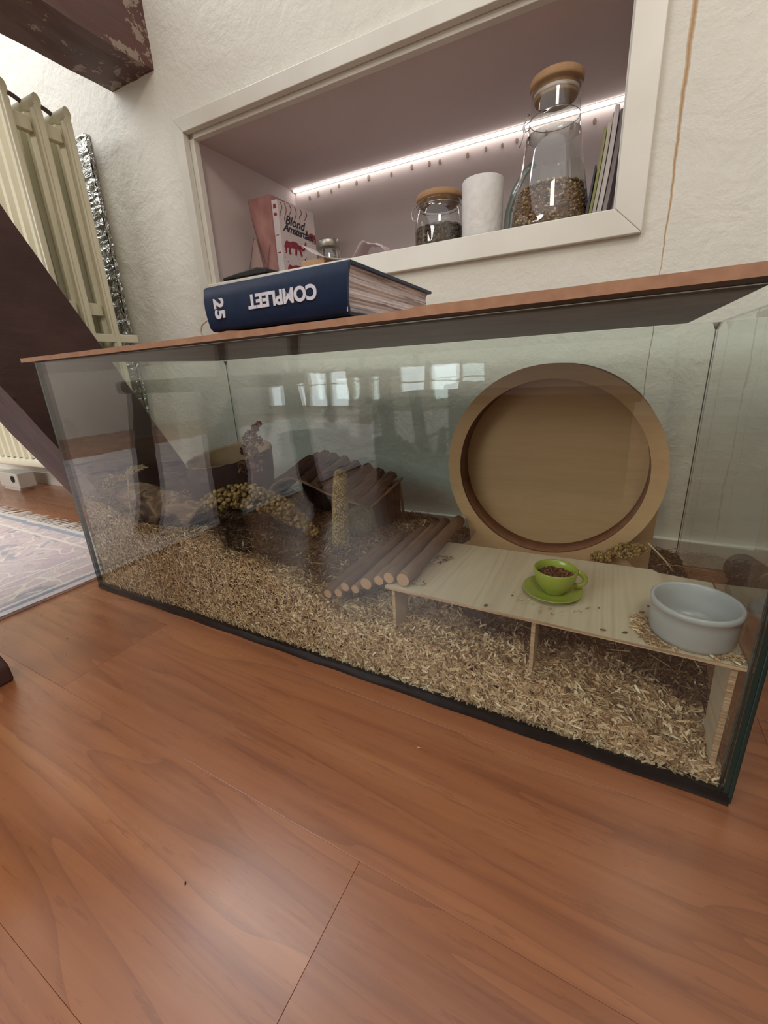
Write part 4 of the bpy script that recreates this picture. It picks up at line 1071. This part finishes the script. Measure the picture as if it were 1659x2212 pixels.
for i in range(nz_ + 1):
    z = BZ0 + tk + (BZ1 - BZ0 - 2 * tk) * i / nz_; e = .0006 * (i % 2) + .001 * sin(i * .8)
    for (x, y_) in ((BX0 + .005, BY0 + .003), (BX1 - .0045 + e, BY0 + .003), (BX1 - .006 + e, BY1 - .007), (BX0 + .005, BY1 - .007)):
        vs.append(sk((x, y_, z)))
b.add(vs, [(i * 4 + j, i * 4 + (j + 1) % 4, i * 4 + 4 + (j + 1) % 4, i * 4 + 4 + j) for i in range(nz_) for j in range(4)] + [(0, 1, 2, 3)[::-1], tuple(nz_ * 4 + j for j in range(4))])
b.build('page_block', m_pages, BK)
b = MB()
for i in range(26):
    z = BZ0 + .004 + i * .0018; q = sk((BX1 - .001, BY0 + .0005, z)); b.ball(q, .0009, 5, 3)
b.build('headband', m_wht, BK)['kind'] = 'stuff'
# lettering on the spine (facing -y), upside down
def face_m(cx, cy_, cz, ang):     # text plane: local x -> +x, local y -> +z, facing -y, then turned by ang
    return Matrix.Translation((cx, cy_, cz)) @ Matrix.Rotation(pi / 2, 4, 'X') @ Matrix.Rotation(ang, 4, 'Z')
text_mesh('spine_title', 'COMPLEET', .0215, m_wht, BK, face_m(.6895, BY0 - .0033, .5590, pi), offset=.0009, space=1.0, extrude=.0004)
text_mesh('spine_number', '25', .0235, m_wht, BK, face_m(.5835, BY0 - .0031, .5560, -pi / 2), offset=.0010, extrude=.0006, space=1.12)
b = MB(); b.tube([(.475, .06, .5345), (.455, .06, .531), (.440, .06, .534), (.434, .06, .545), (.440, .06, .555), (.455, .06, .561), (.475, .06, .558)], .0016, 8)
tag(b.build('cord_loop', plain('beige_cord', srgb(176, 160, 146), rough=.6)), 'thin beige cord loop on the cover board left of the blue book', 'cord')

# ------------------------------------------------------------------ things in the niche
m_jar = m_glass('jar_glass', (.93, .96, .95, 1), 1.5, rough=.03, f0=.06)
m_jar_t = m_glass('jar_glass_thick', (.62, .72, .68, 1), 1.6, rough=.05, f0=.08)
m_corkl = m_wood('cork_lid', (srgb(148, 112, 80), srgb(170, 134, 98), srgb(184, 150, 114)), 'x', ring=6, stretch=.6, rough=.8, bump=.3, fine=100)
m_wire = plain('steel_wire', srgb(170, 168, 164), rough=.25, metal=1)
m_mix = m_island('seed_mix', [(0, srgb(72, 50, 36)), (.4, srgb(120, 88, 62)), (.8, srgb(164, 132, 98)), (1, srgb(206, 182, 140))], .85)
m_dark = m_island('dark_seed_mix', [(0, srgb(50, 38, 32)), (.5, srgb(92, 74, 60)), (1, srgb(136, 114, 92))], .85)
ZN = NZB + .0005
def fill(b_, c, prof_, n, lo, hi):
    for _ in range(n):
        zz = rnd.uniform(prof_[0][1], prof_[-1][1]); r = np.interp(zz, [p[1] for p in prof_], [p[0] for p in prof_]); a = rnd.uniform(0, 2 * pi)
        if rnd.random() < .22: zz = prof_[-1][1] - rnd.uniform(0, .002); r = prof_[-1][0] * sqrt(rnd.random())
        s_ = rnd.uniform(lo, hi)
        b_.ball((c[0] + r * cos(a), c[1] + r * sin(a), c[2] + zz), s_, 5, 4, sc=(rnd.uniform(.5, 1.4), rnd.uniform(.5, 1.4), rnd.uniform(.4, 1)))
CAC = S((.878, .692, ZN))
CA = thing('glass_carafe', 'tall ribbed glass carafe with cork lid, a third full of seed mix, in the niche', 'carafe', CAC)
gp = [(.079, 0), (.0835, .006), (.0845, .02), (.0820, .045), (.0765, .08), (.0690, .12), (.0615, .16), (.0560, .20), (.0525, .235), (.0515, .262), (.0525, .285)]
b = MB(); b.lathe(gp[:8], CAC, 96, flute=.022); b.lathe(gp[7:], CAC, 96, flute=.0); 
b.build('glass_body', m_jar, CA)
b = MB(); b.lathe([(.0, .003), (.070, .003), (.078, .006), (.0, .009)], CAC, 48); b.build('glass_base', m_jar_t, CA)
b = MB(); ip = [(.074, .010), (.0785, .022), (.0765, .045), (.0715, .078), (.068, .096)]
b.lathe([(0, .009), (.074, .010), (.0785, .022), (.0765, .045), (.0715, .078), (.066, .094), (0, .099)], CAC, 40, mi=0); fill(b, CAC, ip, 2600, .0018, .0046)
tag(b.build('seed_filling', m_mix, CA), kind='stuff')
b = MB(); b.lathe([(.0, .262), (.0430, .262), (.0445, .265), (.0450, .2845), (.0535, .2850), (.0550, .289), (.0550, .297), (.0530, .3005), (0, .301)], CAC, 56); b.build('cork_lid', m_corkl, CA)
b = MB(); b.lathe([(.0450, .268), (.0468, .269), (.0468, .275), (.0450, .276)], CAC, 48); b.build('seal_ring', plain('pale_silicone', srgb(200, 180, 166), rough=.4), CA)
hp = [(-.0450, .175), (-.068, .160), (-.090, .125), (-.104, .085), (-.1075, .050), (-.101, .020), (-.085, .006)]
b = MB(); b.tube([(CAC[0] + u, CAC[1] + .046, CAC[2] + w) for u, w in hp], [.0055, .0055, .006, .006, .006, .0055, .005], 10, flat=1.5); b.build('handle', m_jar_t, CA)
b = MB(); b.tube([(CAC[0] - .096, CAC[1] + .046, CAC[2] + .09), (CAC[0] - .080, CAC[1] + .044, CAC[2] + .072), (CAC[0] - .066, CAC[1] + .040, CAC[2] + .068)], [.004, .005, .003], 8); b.build('thumb_rest', m_jar_t, CA)
b = MB(); b.tube([(CAC[0] + u, CAC[1] - .022, CAC[2] + w) for u, w in ((-.050, .243), (-.057, .234), (-.063, .222), (-.060, .210), (-.066, .196), (-.069, .186))], .0014, 6)
b.tube([(CAC[0] + u, CAC[1] - .022, CAC[2] + w) for u, w in ((-.050, .228), (-.060, .224), (-.057, .212), (-.050, .214))], .0012, 6)
b.tube([(CAC[0] + .0525 * cos(a), CAC[1] + .0525 * sin(a), CAC[2] + .2295) for a in [2 * pi * i / 40 for i in range(40)]], .0008, 5, closed=True)
b.build('wire_clip', m_wire, CA)

JC = S((.606, .705, ZN))
JR = thing('swing_top_jar', 'squat ribbed glass jar with cork lid and wire clip, dark seeds inside', 'jar', JC)
b = MB(); b.lathe([(.058, 0), (.0625, .006), (.0635, .03), (.0630, .06), (.0610, .085), (.0560, .100), (.0530, .106), (.0540, .112), (.0545, .122), (.0570, .124)], JC, 80, flute=.02); b.build('glass_body', m_jar, JR)
b = MB(); b.lathe([(0, .004), (.056, .005), (.0595, .03), (.0585, .058), (.052, .066), (0, .070)], JC, 40); fill(b, JC, [(.057, .006), (.0595, .03), (.0588, .066)], 1500, .002, .0042); tag(b.build('seed_filling', m_dark, JR), kind='stuff')
b = MB(); b.lathe([(0, .118), (.050, .119), (.052, .126), (.0580, .1270), (.0595, .130), (.0595, .138), (.0570, .1415), (0, .142)], JC, 56); b.build('cork_lid', m_corkl, JR)
b = MB(); b.tube([(JC[0] - .0600 + u, JC[1] - .018, JC[2] + w) for u, w in ((.004, .123), (-.006, .120), (-.011, .110), (-.009, .096), (-.002, .090), (.004, .094))], .0012, 6)
b.tube([(JC[0] + .0555 * cos(a), JC[1] + .0555 * sin(a), JC[2] + .1145) for a in [2 * pi * i / 48 for i in range(48)]], .0011, 5, closed=True); b.build('wire_clip', m_wire, JR)

PC = S((.727, .672, ZN))
m_roll = plain('soft_paper', srgb(216, 212, 208), srgb(226, 223, 219), 40, rough=.95, bump=.6, bscale=90, bdist=.003)
PR = thing('paper_roll', 'white soft paper roll standing between the squat jar and the carafe', 'paper roll', PC)
b = MB(); b.lathe([(.047, 0), (.0485, .002), (.0485, .136), (.047, .1385), (.022, .138), (.0205, .136), (.0205, .002), (.022, 0), (.047, 0)], PC, 64); b.build('paper', m_roll, PR)
b = MB(); b.lathe([(.0202, .001), (.0202, .137), (.0190, .137), (.0190, .001), (.0202, .001)], PC, 40); b.build('cardboard_tube', plain('grey_card', srgb(150, 136, 120), rough=.9), PR)
b = MB(); b.prism([(-.047, 0), (-.050, 0), (-.050, .136), (-.047, .136)], lambda u, w, t: (PC[0] + u + .001, PC[1] + t, PC[2] + w), -.006, -.0045); b.build('loose_sheet', m_roll, PR)

# white and red book (cover faces +x, spine faces the room)
m_wcov = plain('white_cover', srgb(208, 198, 198), srgb(214, 205, 204), 30, rough=.5)
m_red = plain('red_print', srgb(150, 52, 66), srgb(134, 40, 56), 60, rough=.55)
RB = thing('notebook', 'white book with red leopard print and dark script lettering standing in the niche', 'book', S((.042, .82, ZN)))
b = MB(); ang = .10
def RBp(u, d, z): return S((.038 + u + (d) * ang, .742 + d, ZN + z))     # u thickness, d depth into the niche
b.prism([(0, 0), (.023, 0), (.023, .165), (0, .165)], lambda u, w, t: RBp(u, w, t), 0, .248)
b.build('cover', m_wcov, RB, bevel=.0012)
b = MB(); b.prism([(.003, .163), (.020, .163), (.020, .1662), (.003, .1662)], lambda u, w, t: RBp(u, w, t), .004, .2485); b.build('page_block', m_pages, RB)
leo = [(0, .30), (.06, .52), (.16, .62), (.30, .58), (.50, .66), (.72, .64), (.84, .52), (.90, .36), (.96, .10), (.90, .02), (.86, .10), (.80, .30), (.70, .36), (.66, .12), (.60, .00), (.55, .06), (.58, .34), (.42, .34), (.34, .30), (.32, .06), (.25, .00), (.22, .10), (.24, .32), (.14, .30), (.12, .08), (.05, .04), (.05, .14), (.04, .26)]
def leopard(d0, z0, w, h, flip=False, tail=True):
    b_ = MB(); P = [((1 - u if flip else u), v_) for u, v_ in leo]
    b_.prism([(d0 + w * u, z0 + h * v_) for u, v_ in P], lambda u, v_, t: RBp(t, u, v_), .0232, .0237)
    sgn = -1 if not flip else 1; bx_ = d0 + (w * .02 if not flip else w * .98)
    bx_ = d0 + (w * .86 if not flip else w * .14); sgn = 1 if not flip else -1
    b_.tube([RBp(.0235, bx_ + sgn * q * w * .34, z0 + h * (.55 - .9 * q + 1.1 * q * q)) for q in [i / 6 for i in range(7)]], h * .05, 5, caps=False)
    return b_
k_ = 0
for (d0, z0, w, h, fl) in ((.010, .098, .085, .066, False), (.014, .028, .085, .066, False), (.112, .060, .050, .050, True), (.120, .012, .045, .040, True), (.130, .150, .036, .050, True)):
    leopard(d0, z0, w, h, fl).build('leopard_print', m_red, RB)
b = MB()
for _ in range(46):
    d0, z0 = rnd.uniform(.008, .158), rnd.uniform(.01, .24); r = rnd.uniform(.0009, .0018)
    b.prism([(d0 + r * cos(a), z0 + r * sin(a)) for a in (0, 1.05, 2.1, 3.14, 4.2, 5.2)], lambda u, v_, t: RBp(t, u, v_), .0231, .0235)
for (d0, L) in ((.012, .04), (.030, .05), (.052, .035), (.075, .045), (.100, .03), (.125, .03)):
    b.tube([RBp(.0234, d0 + .006 * sin(q * 5), .244 - L * q) for q in [i / 7 for i in range(8)]], .0012, 5, caps=False)
b.build('dots_and_tails', m_red, RB)['kind'] = 'stuff'
b = MB()
for z0, h in ((.225, .012), (.205, .008), (.15, .002), (.10, .003)):
    b.prism([(.005, z0), (.018, z0), (.016, z0 + h), (.007, z0 + h)], lambda u, v_, t: RBp(u, t, v_), -.0006, .0004)
b.build('spine_print', m_red, RB)
m_ink = plain('dark_ink', srgb(36, 34, 58), rough=.5)
def cover_m(d, z, rot): return Matrix.Translation(RBp(.0238, d, z)) @ Matrix.Rotation(-atan2(ang + SL * 0, 1), 4, 'Z') @ Matrix(((0, 0, 1, 0), (1, 0, 0, 0), (0, 1, 0, 0), (0, 0, 0, 1))) @ Matrix.Rotation(rot, 4, 'Z')
text_mesh('cover_word', 'Blond', .037, m_ink, RB, cover_m(.068, .196, -.06), offset=.0007, shear=.35)
text_mesh('cover_word', 'Amsterdam', .033, m_ink, RB, cover_m(.083, .172, -.06), offset=.0007, shear=.35, space=.86)

m_pink = plain('dusty_pink_cloth', srgb(150, 104, 100), srgb(176, 130, 124), 22, (1, 1, .5), rough=.8, bump=.5, bscale=60, bdist=.004)
PK = thing('pink_folder', 'dusty pink soft folder leaning left of the white and red book', 'folder', S((0, .80, ZN)))
b = MB(); vs = []; nk = 12
for k in range(nk + 1):
    t = k / nk; z = .268 * t; x0 = -.012 - .052 * t; x1 = .034 - .002 * t; bow = .004 * sin(pi * t * 2)
    P = [(x0 + bow, .0), (x0 + .012 + bow, -.008 - .003 * sin(t * 9)), (x0 + .024 + bow, -.004), (x1, -.006 + .002 * sin(t * 7)), (x1, .12), (x0 + .01, .12)]
    vs += [S((u, .752 + w, ZN + z)) for u, w in P]
b.add(vs, [(k * 6 + j, k * 6 + (j + 1) % 6, (k + 1) * 6 + (j + 1) % 6, (k + 1) * 6 + j) for k in range(nk) for j in range(6)] + [tuple(range(6))[::-1], tuple(nk * 6 + j for j in range(6))], 0, True)
b.build('cloth_cover', m_pink, PK)
b = MB(); b.tube([S((-.112, .742, ZN + .002)), S((-.082, .744, ZN + .08)), S((-.052, .745, ZN + .16))], .0011, 5); b.tube([S((-.020, .741, ZN + .002)), S((-.006, .742, ZN + .07)), S((.014, .741, ZN + .13))], .0010, 5)
b.build('cord', plain('rose_cord', srgb(120, 84, 82), rough=.8), PK)
b = MB(); b.prism([(-.108, 0), (-.024, 0), (-.052, .155), (-.066, .158)], lambda u, w, t: S((u, t, ZN + w)), .756, .766)
tag(b.build('pale_pink_card', plain('pale_pink', srgb(184, 156, 150), rough=.7)), 'pale pink tapering card leaning against the left end of the niche', 'card')

TJ = thing('tin_lid_jar', 'small jar with a round silver lid behind the white paper', 'jar', S((.232, .752, ZN)))
tj = S((.232, .752, ZN))
b = MB(); b.lathe([(.032, 0), (.034, .004), (.034, .068), (.030, .078), (.030, .088)], tj, 40); b.build('glass_body', m_jar, TJ)
b = MB(); b.lathe([(0, .003), (.031, .004), (.031, .06), (0, .062)], tj, 30); b.build('filling', plain('grey_filling', srgb(146, 132, 118), srgb(120, 108, 96), 60, rough=.9), TJ)
b = MB(); b.lathe([(.0, .087), (.0350, .0865), (.0365, .088), (.0365, .104), (.0350, .1065), (.0, .107)], tj, 44); b.build('lid', plain('brushed_tin', srgb(176, 170, 160), rough=.35, metal=.9), TJ)

def sheet(name, pts, v0, v1, mat, label, cat, th_=.0008, wav=0):
    b_ = MB(); n_ = len(pts); m2 = 8; vs = []
    for j in range(m2 + 1):
        v_ = v0 + (v1 - v0) * j / m2
        for i, (x, z) in enumerate(pts): vs.append(S((x, v_, z + wav * sin(j * 1.3 + i * .9))))
    b_.add(vs, [(j * n_ + i, j * n_ + i + 1, (j + 1) * n_ + i + 1, (j + 1) * n_ + i) for j in range(m2) for i in range(n_ - 1)], 0, True)
    o_ = b_.build(name, mat); o_.modifiers.new('t', 'SOLIDIFY').thickness = th_; return tag(o_, label, cat)
m_pap = plain('white_paper', srgb(222, 216, 212), rough=.8)
sheet('curled_paper', [(.222, .822), (.236, .811), (.252, .800), (.270, .791), (.292, .783), (.318, .776), (.345, .7705), (.372, .768)], .628, .70, m_pap, 'white sheet of paper curling up in front of the silver lid', 'paper')
b = MB(); b.box(.205, .285, .640, .70, ZN, ZN + .036, tf=S); tag(b.build('tan_box', plain('tan_card', srgb(188, 150, 112), rough=.8), bevel=.002), 'small flat tan box under the curled white paper', 'box')
sheet('crumpled_tissue', [(.365, .765), (.382, .776), (.398, .799), (.410, .807), (.425, .800), (.445, .797), (.462, .789), (.478, .770)], .645, .70, plain('pink_tissue', srgb(206, 186, 188), rough=.9), 'crumpled pale pink tissue lying behind the frame edge', 'tissue', wav=.003)
GC = thing('glasses_case', 'flat black case lying in the left front corner of the niche', 'case', S((.01, .65, ZN)))
m_blk = plain('black_leather', srgb(38, 36, 34), srgb(48, 46, 44), 60, rough=.45)
b = MB(); b.box(-.082, .100, .606, .690, ZN, ZN + .016, tf=S); b.build('lower_shell', m_blk, GC, bevel=.006, seg=3)
b = MB(); b.prism([(-.080, .0165), (.0, .0165), (.100, .0165), (.098, .030), (.06, .036), (-.02, .029), (-.075, .0235)], lambda u, w, t: S((u, t, ZN + w)), .608, .688); b.build('upper_shell', m_blk, GC, bevel=.004, seg=2)

# magazines at the right end
for i, (xb, xt, th_, h, v0, cols, lab) in enumerate((
        (.968, .969, .006, .118, .650, srgb(28, 26, 44), 'dark navy folder leaning beside the carafe'),
        (.974, .985, .0050, .168, .636, srgb(148, 146, 92), 'olive edged magazine standing right of the navy folder'),
        (.980, .991, .0065, .176, .640, srgb(196, 190, 176), 'cream magazine standing right of the olive one'),
        (.988, .999, .0085, .205, .645, srgb(214, 206, 206), 'tall white magazine standing near the right end of the niche'),
        (.998, 1.009, .0080, .200, .655, srgb(184, 172, 174), 'greyish pink magazine standing last at the right end of the niche'))):
    b = MB(); vs = []; nk = 12
    for k in range(nk + 1):
        t_ = k / nk; q_ = h * t_ / .205; x = xb + (xt - xb) * q_ - .010 * (1 - q_) ** 2
        w2 = th_
        if i == 0: x = .956 + .013 * t_ ; w2 = .003 + .004 * (1 - t_)
        for (u, v_) in ((x, v0 + (.10 * t_ * .2 if i == 0 else 0)), (x + w2, v0 + (.02 * t_ if i == 0 else .001)), (x + w2, v0 + .15), (x, v0 + .15)): vs.append(S((u, v_, ZN + h * t_)))
    b.add(vs, [(k * 4 + j, k * 4 + (j + 1) % 4, (k + 1) * 4 + (j + 1) % 4, (k + 1) * 4 + j) for k in range(nk) for j in range(4)] + [(0, 1, 2, 3)[::-1], tuple(nk * 4 + j for j in range(4))])
    r_, g_, b_ = cols[:3]
    mm = plain('magazine_%d' % i, cols, (r_ * .62, g_ * .62, b_ * .62, 1) if i else cols, 60, (30, .2, .3), rough=.4)
    tag(b.build('magazine' if i else 'folder', mm, loc=S((.98, v0, ZN))), lab, 'magazine' if i else 'folder')
